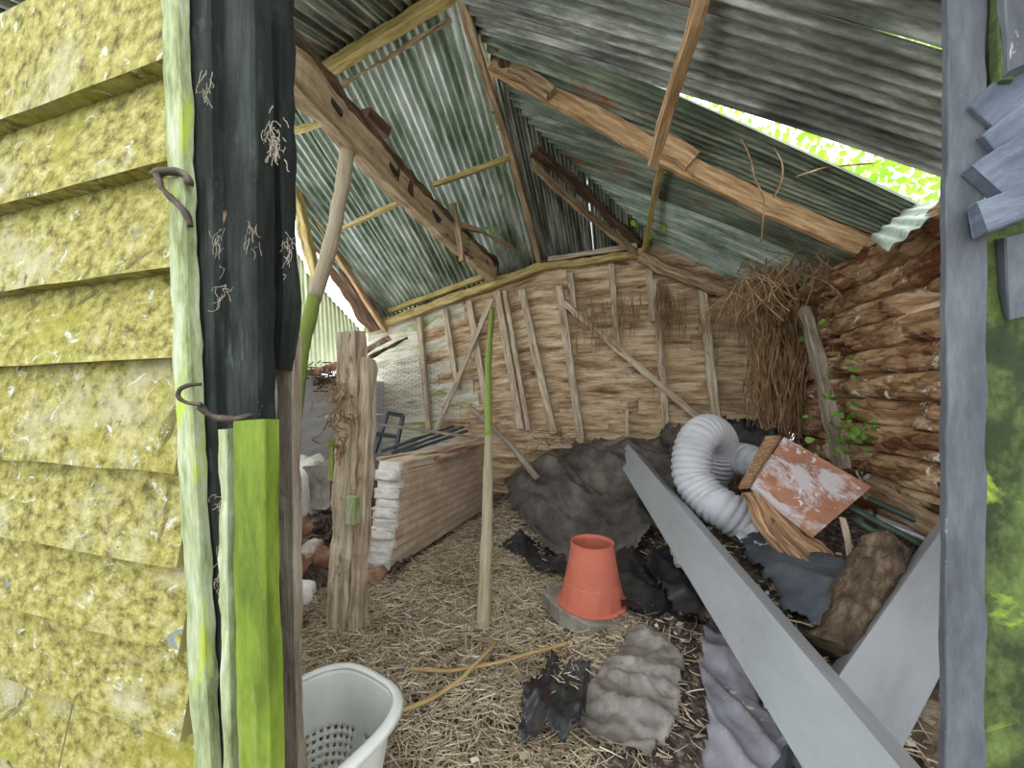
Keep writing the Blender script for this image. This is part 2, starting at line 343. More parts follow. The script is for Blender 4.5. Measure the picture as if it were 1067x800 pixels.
struct(g.build('wall_front_left','clap',base=((x0+x1)/2,FY,0)))
# lighter lichen covered edge board
def vpath(pts,y): return [Wy(px,py,y) for px,py in pts]
g=MB(); g.sweep(vpath([(180,-60),(190,200),(197,400),(208,620),(217,800),(226,1010)],FY-.03),rect(.052,.03),up=(0,1,0),rough=.0025,fr=14,seg=.03)
struct(g.build('trim_left','edge'))
# doorway post: dark outer face and second face
lp=thing('doorway_post',(Wy(240,418,.7).x,.7,0),'tall black-stained doorway post between the mossy weatherboards and the barn interior','post')
g=MB(); g.sweep(vpath([(214,-70),(216,200),(219,400),(232,800),(237,1080)],.665),rect(.088,.05),up=(0,1,0),rough=.004,fr=9,seg=.03); g.build('front_board','darkpost',lp)
g=MB(); g.sweep(vpath([(256,-70),(259,200),(260,400),(268,800),(273,1040)],.70),rect(.105,.06),up=(0,1,0),rough=.003,fr=9,seg=.03); g.build('inner_board','darkpost',lp)
g=MB(); g.sweep(vpath([(291,-70),(293,150),(296,270),(298,320),(292,385)],.80),rect(.055,.05),up=(0,1,0),rough=.004,fr=9,seg=.03); g.build('door_stop','darkpost',lp)
o=timber('jamb_lining',vpath([(300,350),(301,500),(303,640),(307,800),(309,975)],.83),.062,.03,'greybark','cracked grey brown lining board behind the bright green post','board',up=(0,1,0),rough=.006,fr=7,seg=.03)
gp=thing('green_post',(Wy(262,900,.6).x,.6,0),'bright green algae covered post standing against the lower doorway','post')
g=MB(); g.sweep(vpath([(267,438),(268,600),(273,800),(278,1120)],.61),rect(.086,.035,.06),up=(0,1,0),rough=.0015,fr=10,seg=.03,ends=.01); g.build('face','greenpost',gp)
g=MB(); g.sweep(vpath([(239,447),(239,600),(244,800),(248,1100)],.615),rect(.024,.03,.1),up=(0,1,0),rough=.003,fr=16,seg=.03); o=g.build('splintered_edge','edge',gp)
# iron hook and staple
g=MB(); g.sweep([Wt(160,183,.855),Wt(168,179,.855),Wt(188,178,.855),Wt(198,186,.855),Wt(196,192,.855)],circ(.009,8),seg=.006,rough=.002,fr=30)
g.sweep([Wt(164,182,.85),Wt(168,196,.85),Wt(182,210,.85),Wt(194,222,.85),Wt(198,236,.85)],circ(.0065,8),seg=.006,rough=.002,fr=30)
tag(g.build('door_hook','iron',smooth=True),'rusty bent iron hook on the mossy weatherboard edge','hook')
g=MB(); g.sweep([Wt(210,400,.80),Wt(196,401,.79),Wt(186,406,.785),Wt(185,414,.785),Wt(194,420,.79),Wt(210,421,.80)],circ(.004,8),seg=.005,rough=.001,fr=30)
tag(g.build('staple','iron',smooth=True),'small black iron staple loop at mid height on the edge trim','staple')
g=MB(); g.sweep([Wt(208,424,.81),Wt(222,434,.81),Wt(246,438,.82),Wt(262,432,.84)],circ(.006,8),seg=.006,rough=.002,fr=30)
tag(g.build('hasp','iron',smooth=True),'curved black iron bar across the dark post above the green post','hasp')

# front wall, right side
g=MB(); g.sweep(vpath([(1004,-60),(1004,200),(1003,500),(1002,800),(1002,1200)],.65),rect(.040,.012,.1),up=(0,1,0),rough=.0012,fr=18,seg=.02)
o=g.build('doorway_post','bluepost'); tag(o,'pale blue-grey painted doorway post at the right edge of the opening','post')
g=MB(); g.sweep([(.62,.675,0),(.62,.675,2.6)],rect(.38,.03,.05),up=(0,1,0),rough=.003,seg=.05)
struct(g.build('wall_front_right','moss',base=(.6,.69,0)))
for i,(pp,w,lab) in enumerate([([(1027,124),(1050,100),(1078,74),(1100,54)],.052,'topmost of the broken dark boards beside the blue-grey post'),
      ([(1027,156),(1050,140),(1078,118),(1100,102)],.036,'second broken dark board from the top beside the blue-grey post'),
      ([(1022,196),(1050,180),(1078,162),(1100,148)],.060,'third broken dark board from the top, with a rough snapped end'),
      ([(1021,228),(1046,222),(1078,206),(1100,196)],.040,'lowest snapped dark board beside the blue-grey post')]):
    y=[.645,.64,.635,.63][i]
    o=timber('broken_board',vpath([pp[0],pp[2]],y),.016,w,'bluedark',lab,'board','snapped boards right of the doorway',rough=.0016,fr=30,seg=.006)
timber('jamb_strip',vpath([(1041,-20),(1041,40),(1043,84)],.64),.008,.01,'moss','thin green mossy strip above the broken boards','strip',up=(0,1,0),seg=.02)
timber('painted_board',vpath([(1066,-80),(1066,0),(1066,70)],.63),.04,.012,'bluepost','blue-grey vertical board above the broken boards at the far right','board',up=(0,1,0),seg=.03)
timber('painted_board',vpath([(1060,246),(1060,290),(1060,330)],.653),.022,.01,'bluepost','short blue-grey board remnant under the broken boards','board',up=(0,1,0),seg=.03)

# ---------------------------------------------------------------- roof sheets
def sheet(name,Ta,Tb,Ba,Bb,mat,label,group,pitch=.082,amp=.017,nrow=14,rag=.02,sag=.0,ph=0,split=None):
    """ruled corrugated sheet; ribs run from edge Ta-Tb to edge Ba-Bb"""
    Ta,Tb,Ba,Bb=map(V,(Ta,Tb,Ba,Bb)); W=((Ta-Tb).length+(Ba-Bb).length)/2; Wm=max((Ta-Tb).length,(Ba-Bb).length)
    nw=Wm/pitch; nu=max(8,int(nw*8)); Lh=((Ta+Tb)/2-(Ba+Bb)/2).length
    nr=((Tb-Ta).cross(Ba-Ta)+(Bb-Ba).cross(Bb-Tb)).normalized()
    sd=random.random()*99
    def fn(a,b):
        b2=b
        if b==1: b2=1+rag*noise.noise(V((a*9,sd,0)))/max(Lh,.3)
        if b==0: b2=-rag*noise.noise(V((a*9,sd,5)))/max(Lh,.3)
        p=Ta.lerp(Tb,a).lerp(Ba.lerp(Bb,a),b2)
        c=amp*math.cos(2*math.pi*(a*nw+ph))
        return p+nr*(c+.010*noise.noise(V((a*W*1.3,b*Lh*1.1,sd)))-sag*math.sin(math.pi*b))
    o=MB().grid(nu,nrow,fn,lambda a,b:(b*Lh,a*W)).build(name,mat,smooth=True,solid=.0016)
    return tag(o,label,'roof sheet',group)
OV=.03
def P1a(x,v): return V((x,v,3.50+.58*(5.5-v)+.25*(x+1.3)))
def P1b(x,v): return V((x,v,3.50+.58*(5.5-v)+.02*(x+1.3)))
xs_=[-1.28,-1.95,-2.6,-3.25,-4.12]
nm=['green corrugated sheet directly left of the tall crooked rafter','bright silvery corrugated sheet just right of the great diagonal beam','corrugated sheet left of the great diagonal beam, behind the leaning pole','leftmost corrugated sheet of the back slope beside the daylight gap']
GR='corrugated sheets of the back roof slope'
for i in range(4):
    a,b=xs_[i]+OV,xs_[i+1]; dz=V((0,0,.012*(i%2)))
    sheet('corrugated_sheet',P1a(b,2.9)+dz,P1a(a,2.9)+dz,P1a(b,5.6)+dz,P1a(a,5.6)+dz,'zinc_g',nm[i],GR,ph=random.random())
# hip line
H0=Wt(552,160,4.1); 
HT=P1b(-1.12,4.0); HB=V((.3,5.52,3.46))
def hip(t): return HT.lerp(HB,t)
# pieces of the back slope between tall rafter and hip
for (t0,t1,lab) in ((-.40,.45,'narrow dark corrugated sheet right of the tall rafter, under the hip'),(.45,1.0,'small pinkish ribbed roof piece low between rafter and hip')):
    a,b=hip(t0),hip(t1); e_=V((0,-.34,.2))
    sheet('corrugated_sheet',a+e_,b+e_,V((a.x,5.6,3.45)),V((b.x,5.61,3.45)),'zinc_d',lab,GR,pitch=.07)
# right slope, ribs fall to the right
def TP(v):   # upper end of a rib
    if v<3.7: return V((-1.32,v,4.72-.03*(v-3)))
    t=(v-3.7)/(5.5-3.7); return hip(t)+V((0,0,.04))
def BP(v,u=1.95): return V((u,v,2.60-.10*(v-3.7)))
GS='corrugated sheets of the right roof slope'
rs=[(.55,1.2,'dark corrugated sheet of the right slope nearest the doorway'),(1.17,1.75,'second sheet of the right slope counted from the doorway'),
    (1.72,2.3,'streaked sheet in the top right corner of the photo, second above the bright gap'),]
for i,(v0,v1,lab) in enumerate(rs):
    dz=V((0,0,-.07+.018*i)); sheet('corrugated_sheet',TP(v0)+dz,TP(v1)+dz,BP(v0)+dz,BP(v1)+dz,'zinc_d',lab,GS,pitch=.09,amp=.018,nrow=20,sag=.03,ph=.3*i)
dz=V((0,0,-.02))
sheet('corrugated_sheet',TP(2.27)+dz,TP(3.16)+dz,BP(2.27)+dz+V((0,0,-.07)),BP(2.84)+dz+V((0,0,-.10)),'zinc_d','sheet whose lower edge forms the top of the bright leafy gap',GS,pitch=.09,amp=.018,nrow=20,sag=.03)
sheet('corrugated_sheet',TP(2.98)+V((0,0,.02)),TP(3.72)+V((0,0,.02)),BP(3.24),BP(3.72),'zinc_r','rust-stained sheet forming the lower side of the bright leafy gap',GS,pitch=.09,amp=.018,nrow=20,sag=.03)
seg=[(3.7,4.3,'sheet of the right slope directly below the long sloping rafter'),(4.27,4.9,'green-grey sheet of the right slope midway between rafter and hip'),(4.87,5.6,'lowest sheet of the right slope, above the hanging roots')]
for i,(v0,v1,lab) in enumerate(seg):
    dz=V((0,0,.03+.012*i)); sheet('corrugated_sheet',TP(v0)+dz,TP(v1)+dz,BP(v0)+dz,BP(v1)+dz,'zinc_g' if i else 'zinc_r',lab,GS,pitch=.09,amp=.018,nrow=20,sag=.03,ph=.2*i)
# front slope, falling towards the viewer, above the ridge purlin
GF='corrugated sheets of the front roof slope'
for i,(a,b,lab) in enumerate([(-1.35,-2.1,'dark sheet above the ridge purlin, nearest the tall rafter'),(-2.07,-2.8,'dark sheet above the ridge purlin with a bright slit of daylight'),(-2.83,-3.95,'dark sheet over the great beam beside the black post')]):
    T=lambda x:V((x,3.0,4.98+.25*(x+1.3)-.0)); B=lambda x:V((x,.6,4.02+.25*(x+1.3)))
    dz=V((0,0,.015*(i%2)))
    sheet('corrugated_sheet',T(a)+dz,T(b)+dz,B(a)+dz,B(b)+dz,'zinc_d',lab,GF,pitch=.085)
timber('crooked_rafter',[Wt(292,165,4.5),Wt(312,215,4.7),Wt(322,262,5.0),Wt(330,300,5.2)],.13,.1,'yellow','crooked knotty timber hanging between black post and leaning branch pole','timber',up=(0,1,0),rough=.02)
# lean-to roof beyond the left rafter
GL='corrugated sheets of the lean-to roof'
sheet('corrugated_sheet',Wt(240,150,4.9),Wt(318,276,5.6),Wt(262,400,6.6),Wt(322,390,6.7),'zinc_l','pale lean-to roof sheet behind the foot of the leaning pole',GL,pitch=.085)
sheet('corrugated_sheet',Wt(317,281,5.6),Wt(377,345,6.3),Wt(321,390,6.7),Wt(386,374,6.8),'zinc_l','pale lean-to roof sheet beside the white daylight gap',GL,pitch=.085)
sheet('corrugated_sheet',Wt(60,-30,4.3),Wt(243,152,4.9),Wt(60,415,6.2),Wt(264,400,6.6),'zinc_l','lean-to roof sheet mostly hidden behind the black doorway post',GL,pitch=.085)
# bent eave sheet at top right
sheet('corrugated_sheet',Wt(905,248,2.75),Wt(950,214,2.6),Wt(925,262,2.3),Wt(1000,206,2.2),'zinc_g','curled pale sheet end lying on the rotten wall top at right','loose sheet ends at the right eave',pitch=.1,amp=.01)

# ---------------------------------------------------------------- rafters, purlins, plates
timber('rafter',[Wy(470,-40,2.72),Wy(484,10,2.98),Wy(520,120,3.85),Wy(545,205,4.7),Wy(553,235,5.0),Wy(562,272,5.42)],.085,.09,'oak','tall slightly crooked rafter running from the top centre down to the back plate','rafter',rough=.008)
tb_=thing('tie_beam',Wt(380,150,3.1),'great pale diagonal beam with dark blocks for shaded joint holes crossing the roof at left','beam')
BPTS=[(150,-100,1.3),(255,18,1.9),(300,68,2.25),(350,124,2.8),(405,184,3.5),(450,228,4.3),(513,284,5.62)]
g=MB(); g.sweep([Wt(*q) for q in BPTS],rect(.15,.24),rough=.012,seed=3); g.build('squared_timber','pale',tb_)
g=MB(); g.sweep([Wt(x_+.047*400/t_*1.25,y_-.055*400/t_*1.0,t_+.05) for x_,y_,t_ in BPTS],rect(.08,.22),rough=.02,seed=9,fr=9); g.build('brown_edge','brown',tb_)  # darker brown strip along the beam's upper right side
for (px,py,t) in ((345,112,2.60),(405,176,3.36),(451,224,4.15)):
    g=MB(); g.sweep([Wt(px-6,py-7,t),Wt(px+6,py+7,t+.12)],rect(.10,.045),rough=.002); g.build('mortise_shade','black',tb_)  # solid black block; its colour stands in for shade inside a slot
timber('beam_block',[Wt(380,118,3.3),Wt(402,140,3.5)],.12,.10,'brown','dark timber block on the upper side of the great beam','block',rough=.01)
timber('rafter',[Wt(300,180,4.55),Wt(345,255,5.3),Wt(402,345,6.30)],.075,.09,'orange','leftmost straight orange rafter running down to the left corner','rafter')
timber('hip_rafter',[Wt(286,140,4.5),Wt(318,212,5.1),Wt(350,278,5.7),Wt(392,342,6.35)],.26,.2,'brown','dark rough hip timber above the white daylight gap at left','rafter',rough=.02)
timber('rafter',[Wt(513,66,3.62),Wt(600,112,3.45),Wt(700,166,3.28),Wt(800,214,3.15),Wt(903,258,3.02)],.06,.16,'orange','long orange rafter under the right roof slope, sloping down to the right wall','rafter',rough=.006)
timber('ridge_post',[Wt(500,-40,3.0),Wt(519,30,3.4),Wt(530,76,3.62)],.12,.08,'brown','short dark timber where the long rafter meets the ridge','post',up=(0,1,0),rough=.01)
timber('gusset',[Wt(532,72,3.50),Wt(552,80,3.46),Wt(574,98,3.42)],.05,.12,'oak','small triangular wood block nailed on the upper end of the long rafter','block',rough=.008)
timber('gusset',[Wt(690,148,3.24),Wt(706,156,3.22),Wt(722,168,3.2)],.06,.17,'orange','reddish worn cleat where the cross batten meets the long rafter','block',rough=.01)
timber('hip_rafter',[Wt(556,172,4.28),Wt(590,205,4.55),Wt(668,268,5.15)],.05,.09,'oak','pale lower hip rafter meeting the back plate right of centre','rafter')
timber('hip_rafter',[Wt(556,156,4.2),Wt(600,192,4.6),Wt(668,254,5.18)],.10,.09,'brown','dark upper hip timber just above the pale hip rafter','rafter',rough=.015)
timber('purlin',[Wt(741,-40,2.0),Wt(728,15,2.12),Wt(700,100,2.6),Wt(680,172,3.1)],.08,.06,'orange','thick upright-looking orange purlin crossing over the long rafter','purlin',rough=.006)
timber('purlin',[Wt(690,168,3.45),Wt(680,215,4.2),Wt(671,262,5.1)],.06,.05,'yellow','thinner lower purlin running from the long rafter to the back plate','purlin')
timber('ridge_purlin',[P1a(-2.95,2.95)+V((0,0,-.1)),P1a(-1.40,2.95)+V((0,0,-.1)),],.09,.11,'yellow','stout yellowish purlin at the top of the silvery sheets','purlin',rough=.006)
timber('batten',[P1a(-2.75,3.06)+V((0,0,-.13)),P1a(-1.5,3.06)+V((0,0,-.12))],.03,.035,'oak','ragged thin batten under the stout ridge purlin','batten',rough=.01)
b=lambda p,q:[Wt(*p),Wt(*q)]
timber('batten',b((452,193,4.10),(531,164,4.05)),.05,.05,'yellow','yellow batten across the silvery sheets between beam and tall rafter','batten')
timber('batten',b((352,240,4.75),(430,205,4.25)),.05,.045,'yellow','yellow batten left of the great beam, behind the leaning pole','batten')
timber('batten',b((300,138,4.0),(342,127,3.6)),.05,.045,'yellow','short stub of batten near the black post top','batten')
timber('batten',[Wt(470,232,4.6),Wt(500,240,4.8),Wt(540,262,5.2)],.05,.04,'oak','broken batten hanging over the plate near the beam end','batten',rough=.015)
timber('brace_stub',[Wt(472,212,4.3),Wt(478,240,4.4),Wt(481,272,4.5)],.06,.05,'oak','short hanging timber stub beside the great beam end','stub',up=(0,1,0),rough=.01)
# back plates
pz=lambda x,dz=0,dy=0: V((x,5.40+dy,plate_z(x)+dz))
timber('wall_plate',[pz(-4.2,-.06),pz(-2.8,-.05),pz(-2.1,-.05),pz(-1.2,-.03)],.12,.12,'yellow','long yellowish wall plate on the left half of the back wall','plate',rough=.012)
timber('wall_plate',[pz(-3.75,.13,.02),pz(-1.95,.12,.02)],.08,.08,'yellow','upper batten above the left wall plate','plate',rough=.01)
timber('wall_plate',[pz(-1.25,-.04),pz(-.5,-.05),pz(.2,-.02)],.1,.09,'yellow','yellow wall plate under the pinkish board, right of centre','plate',rough=.012)
timber('plate_board',[pz(-1.1,.06,-.0),pz(.1,.08,.0)],.04,.07,'stud','pinkish board lying above the centre wall plate','board',rough=.006)
g=MB(); g.sweep([Wy(668,266,5.38),Wy(690,280,5.38),Wy(720,290,5.38),Wy(760,305,5.36),Wy(800,322,5.34)],circ(.085,14),seg=.06,rough=.012)
tag(g.build('round_plate_log','oak',smooth=True),'round peeled log sloping down along the right part of the back wall','log')
g=MB(); g.sweep([Wx(815,318,1.85),Wx(850,300,1.85),Wx(905,275,1.84),Wx(950,250,1.84),Wx(1000,220,1.84),(1.84,.8,2.52)],circ(.12,16),seg=.03,rough=.032,fr=7)
tag(g.build('rotten_wall_plate','rotten',smooth=True),'rotten crumbling log along the top of the right wall','log')
# studs on back wall
SG='studs of the back wall'
def stud(a,bb,w,lab,m='stud',y=5.455,name='stud',cat='stud',dep=.07,**k):
    A=Wy(a[0],a[1],y); B=Wy(bb[0],bb[1],y)
    return timber(name,[B,A],w,dep,m,lab,cat,SG if cat=='stud' else 'diagonal braces on the back wall',up=(0,1,0),**k)
stud((437,330),(447,447),.09,'leftmost thin stud on the mossy part of the back wall')
stud((464,322),(477,405),.09,'second stud from the left corner, ending at the long diagonal brace')
stud((489,314),(507,420),.10,'third stud from the left, crossing behind the diagonal brace')
stud((518,304),(543,447),.11,'left half of the wide double stud behind the green pole')
stud((526,303),(551,447),.07,'right half of the wide double stud behind the green pole',y=5.44)
stud((544,303),(577,452),.11,'leaning stud next right of the double stud')
stud((583,298),(606,463),.11,'stud left of the falling brace top')
stud((595,284),(599,322),.07,'very short stud high between the brace and plate',y=5.46)
stud((637,276),(643,360),.08,'half-height stud above the middle of the falling brace')
stud((676,280),(680,335),.08,'short stud just left of the crooked stud near the log end')
stud((683,292),(694,446),.09,'crooked stud crossed by the lower end of the falling brace',y=5.46)
stud((732,302),(746,436),.11,'sturdy stud behind the white duct, right part of the wall')
stud((653,427),(654,458),.05,'tiny stud stub just above the grey beam end')
stud((588,316),(726,434),.08,'long brace falling from upper left to the white duct',y=5.39,name='brace',cat='brace',dep=.035)
stud((512,312),(454,450),.08,'brace rising from the brick wall debris to the plate',y=5.39,name='brace',cat='brace',dep=.035)
A=Wt(838,322,3.75);B=Wt(878,490,3.1)
timber('stud',[B,Wt(858,400,3.45),A],.12,.08,'greybark','pinkish grey peeling stud on the right wall beside the ivy','stud','studs of the right wall',up=(1,0,0),rough=.012)

# poles
def pole(path,r0,r1,m,name,label,gseg=.05):
    g=MB(); g.sweep(path,circ(1,14),seg=gseg,rough=.004,scale=lambda t:r0+(r1-r0)*t,fr=5); 
    return tag(g.build(name,m,smooth=True),label,'pole')
pl=thing('leaning_pole',Wz(503,665,0),'thin upright pole, bare at the foot and bright green above, standing in the straw','pole')
A=Wz(503,667,0); P=lambda t:A.lerp(Wt(513,322,4.9),t)
g=MB(); g.sweep([A+V((0,0,-.02)),P(.2)+V((.008,0,0)),P(.42)],circ(1,14),seg=.04,rough=.003,scale=lambda t:.043-.007*t); g.build('lower_stem','polegrey',pl,smooth=True)
g=MB(); g.sweep([P(.42),P(.7)-V((.03,0,0)),P(1)],circ(1,14),seg=.05,rough=.003,scale=lambda t:.0362-.004*t); g.build('upper_stem','polegreen',pl,smooth=True)
pl=thing('branch_pole',Wt(313,372,2.5),'bent bare branch leaning from the great beam down to the left post','pole')
g=MB(); g.sweep([Wt(364,140,3.0),Wt(358,190,2.95),Wt(346,250,2.9),Wt(328,310,2.8)],circ(1,14),seg=.04,rough=.005,scale=lambda t:.056-.006*t); g.build('bare_stem','polegrey',pl,smooth=True)
g=MB(); g.sweep([Wt(328,310,2.8),Wt(318,345,2.75),Wt(312,385,2.7),Wt(303,470,2.62),Wz(296,640,.0)],circ(1,14),seg=.04,rough=.005,scale=lambda t:.05-.006*t); g.build('green_foot','polegreen',pl,smooth=True)

# broken double post with cleat
bp=thing('broken_post',Wz(362,655,0),'pale broken double post wrapped in dry ivy, left of the brick wall','post')
base=Wz(360,652,0); t0=(base-O0).dot(V((-sn,cs,0)))
g=MB(); g.sweep([Wt(355,662,t0-.02),Wt(360,560,t0-.02),Wt(366,450,t0),Wt(366,345,t0)],rect(.15,.12),up=(0,1,0),seg=.05,rough=.010,fr=7,ends=.03); g.build('left_timber','stud',bp)
g=MB(); g.sweep([Wt(372,655,t0-.06),Wt(378,540,t0-.04),Wt(383,440,t0-.02),Wt(384,375,t0-.0)],rect(.07,.09),up=(0,1,0),seg=.05,rough=.009,fr=9,ends=.03); g.build('right_timber','stud',bp)
g=MB(); g.sweep([Wt(367,545,t0-.12),Wt(368,517,t0-.12)],rect(.07,.04),up=(0,1,0),seg=.03,rough=.002); g.build('cleat','edge',bp)
g=MB()
for i in range(60):
    a=random.random(); p=Wt(350+random.uniform(-8,14),395+a*75,t0-.1); q=[p]
    for k in range(5): q.append(q[-1]+V((random.uniform(-.04,.04),random.uniform(-.03,.03),random.uniform(-.05,.03))))
    g.sweep(q,circ(.004,4),seg=.03,rough=0)
tag(g.build('ivy_tangle','root'),'tangle of dry ivy clinging to the broken post','roots',kind='stuff')

# ---------------------------------------------------------------- brick partition
def brickwall():
    e=thing('brick_wall',(-1.9,3.6,0),'low painted brick partition wall with a toothed white broken end','wall')
    # courses with toothed near end
    g=MB(); y1=4.75; H=.875; nc=11; ch=H/nc
    rr=random.Random(5)
    offs=[0.0,.03,.07,.06,.10,.09,.14,.13,.17,.14,.18]
    for k in range(nc):
        x=-2.02; y0=2.72+offs[k]; z0=k*ch; z1=z0+ch
        a=V((-2.13,y0,z0)); n=26
        b0=len(g.v)
        for i in range(n+1):
            y=y0+(y1-y0)*i/n; xr=-1.90+.012*noise.noise(V((y*5,z0*9,0)))+.0*(y); 
            xr+=.05*(y-2.7)
            xl=xr-.225
            for q in ((xl,z0),(xr,z0+.002),(xr+.003,z1-.004),(xl,z1-.002)): g.v.append(V((q[0],y,q[1]-.04*(k/nc)*(i/n)+.008*noise.noise(V((y*2,k,0)))*(k/nc))))
        for i in range(n):
            c=b0+4*i; ya=y0+(y1-y0)*i/n; yb=y0+(y1-y0)*(i+1)/n
            for j in range(4):
                j2=(j+1)%4
                vz={0:(-.3,-.3+0),1:(z0,z1),2:(z1,z1+.225),3:(z1,z0)}[j]
                if j==0: vz=(z0-.22,z0)
                g.face((c+j,c+4+j,c+4+j2,c+j2),[(ya,vz[0]),(yb,vz[0]),(yb,vz[1]),(ya,vz[1])])
        g.face((b0,b0+1,b0+2,b0+3),[(0,z0),(.1,z0),(.1,z1),(0,z1)])
        g.face(tuple(b0+4*n+i for i in (3,2,1,0)),[(0,z0),(.1,z0),(.1,z1),(0,z1)])
    g.build('brickwork','brick',e)
    # plaster on the broken end
    g=MB()
    for k in range(nc):
        y0=2.72+offs[k]-.012; z0=k*ch; xr=-1.90+.05*(y0-2.7)+.006; 
        p=[(xr-.235,y0,z0-.003),(xr,y0,z0-.003)]
        b0=len(g.v); n=7; m_=4
        for j in range(m_+1):
            for i in range(n+1):
                X=xr-.235+.245*i/n; Z=z0+ch*j/m_
                bul=.03*noise.noise(V((X*12,Z*14,k)))-.02*abs(2*i/n-1)**3*-1
                g.v.append(V((X,y0-.012+bul+.018*abs(2*i/n-1)**2,Z)))
        for j in range(m_):
            for i in range(n):
                c=b0+j*(n+1)+i; g.face((c,c+1,c+n+2,c+n+1),[(0,0)]*4)
        # shelf on top of the tooth
        if k<nc-1:
            c0=len(g.v); yn=2.72+offs[k+1]
            for q in ((xr-.235,y0,z0+ch),(xr,y0,z0+ch),(xr,yn,z0+ch),(xr-.235,yn,z0+ch)): g.v.append(V(q))
            g.face((c0,c0+1,c0+2,c0+3),[(0,0)]*4)
    o=g.build('broken_end_plaster','white',e,smooth=True,solid=.012)
    return e
brickwall()
rb=random.Random(11)
def lump(name,c,size,mat,label,cat,group,boxy=.6,rot=0,parent=None):
    g=MB(); n=10; R=Matrix.Rotation(rot,3,'Z')@Matrix.Rotation(rb.uniform(-.4,.4),3,'X')@Matrix.Rotation(rb.uniform(-.4,.4),3,'Y'); sd=rb.random()*60
    def fn(a,b):
        th=2*math.pi*a; ph=math.pi*(b-.5)
        d=V((math.cos(th)*math.cos(ph),math.sin(th)*math.cos(ph),math.sin(ph)))
        mx=max(abs(d.x),abs(d.y),abs(d.z)); d2=d.lerp(d/mx,boxy)
        d2=V((d2.x*size[0],d2.y*size[1],d2.z*size[2]))*.5
        d2*=1+.22*noise.noise(d*1.7+V((sd,0,0)))
        return V(c)+R@d2
    g.grid(20,12,fn); return tag(g.build(name,mat,smooth=True),label,cat,group)
for (px,py,t,s,m,lab) in [(308,585,2.5,(.19,.12,.11),'redbrick','dark reddish brick lump left of the broken post, nearest the jamb'),
     (325,574,2.6,(.17,.12,.10),'redbrick','pinkish brick between jamb and broken post, leaning on the dark one'),
     (338,580,2.55,(.11,.12,.10),'redbrick','half brick touching the foot of the broken post'),
     (312,617,2.25,(.16,.14,.09),'white','whitish stone in the rubble below the loose bricks'),
     (310,548,2.9,(.2,.2,.14),'redbrick','brown brick in the shade above the loose bricks'),
     (330,548,3.0,(.2,.2,.12),'debris','dark lump in the rubble behind the loose bricks')]:
    p=Wt(px,py,t); lump('loose_brick',(p.x,p.y,max(p.z,Gz(p.x,p.y)+s[2]*.4)),s,m,lab,'brick','loose bricks and rubble left of the broken post',rot=rb.uniform(0,3))
p=Wt(386,618,2.95); lump('loose_brick',(p.x,p.y,.06),(.24,.16,.1),'redbrick','brick fallen at the foot of the toothed wall end','brick','loose bricks and rubble left of the broken post',rot=.6)
# plastered stub and slab behind post
p=Wt(322,545,3.9); lump('plaster_stub',(p.x,p.y,.35),(.35,.5,1.0),'white','white crumbling plaster stub seen between jamb and broken post','rubble',None,boxy=.5)
timber('stone_slab',[Wt(328,508,3.7),Wt(352,500,4.1)],.3,.42,'stone','grey brown stone slab leaning behind the broken post','slab',rough=.015)
timber('stub_post',[Wt(347,500,3.3),Wt(347,458,3.3)],.05,.05,'polegreen','short bright green stub post behind the broken post','post',up=(0,1,0))
# rubble mound left
g=MB()
for i in range(260):
    x=random.uniform(-2.9,-1.75);y=random.uniform(1.5,3.3); s=random.uniform(.02,.07)
    c=V((x,y,Gz(x,y)+s*.3)); n0=len(g.v); q=[V((random.uniform(-1,1),random.uniform(-1,1),random.uniform(-.6,.8)))*s for _ in range(4)]
    g.v+= [c+k for k in q]
    for f in ((0,1,2),(0,1,3),(1,2,3),(0,2,3)): g.face(tuple(n0+k for k in f),[(0,0)]*3)
tag(g.build('rubble','debris'),'loose grey rubble and twigs on the floor around the broken post','rubble',kind='stuff')

# debris on top of the brick partition
DG='planks on the brick partition'
timber('plank',b((388,441,4.2),(512,458,3.9)),.09,.02,'greybark','thin grey lath lying across the brick partition, uppermost','plank',DG,rough=.004)
timber('plank',b((398,470,3.9),(472,444,4.7)),.04,.03,'slate','dark slate-coloured batten, left of three side by side','plank',DG)
timber('plank',b((408,472,3.9),(482,445,4.7)),.04,.03,'slate','dark slate-coloured batten, middle of three side by side','plank',DG)
timber('plank',b((420,472,3.95),(486,449,4.7)),.04,.03,'slate','dark slate-coloured batten, right of three side by side','plank',DG)
timber('plank',b((395,478,3.75),(455,468,4.1)),.10,.03,'stud','pale board end resting on the near top of the brick partition','plank',DG)
timber('plank',b((430,474,3.8),(508,456,4.5)),.07,.02,'stud','long pale board along the top of the brick partition','plank',DG)
timber('plank',b((455,478,3.8),(500,462,4.6)),.14,.03,'redbrick','reddish capping board on the far top of the brick partition','plank',DG)
wf=thing('window_frame',Wt(400,470,4.4),'small dark window frame leaning behind the brick partition','frame')
for k,(p_,q_) in enumerate([((390,472),(404,430)),((403,430),(420,433)),((392,452),(414,455)),((412,470),(420,433))]):
    g=MB(); g.sweep(b((*p_,4.5),(*q_,4.6)),rect(.045,.04),up=(0,1,0),rough=.003); g.build(['stile','top_rail','glazing_bar','stile'][k],'slate',wf)
g=MB(); g.sweep([Wt(490,424,5.0),Wt(512,444,4.6),Wt(535,466,4.35),Wt(560,499,4.0)],circ(.035,10),seg=.05,rough=.008)
tag(g.build('fallen_branch','greybark',smooth=True),'grey bare branch lying down from the back wall into the dark corner','branch')
g=MB(); g.sweep([Wt(600,478,4.6),Wt(630,464,4.8),Wt(652,455,4.9)],rect(.12,.02),seg=.05,rough=.01); tag(g.build('grey_lath','greybark'),'pale grey broken lath behind the top end of the steel beam','lath')
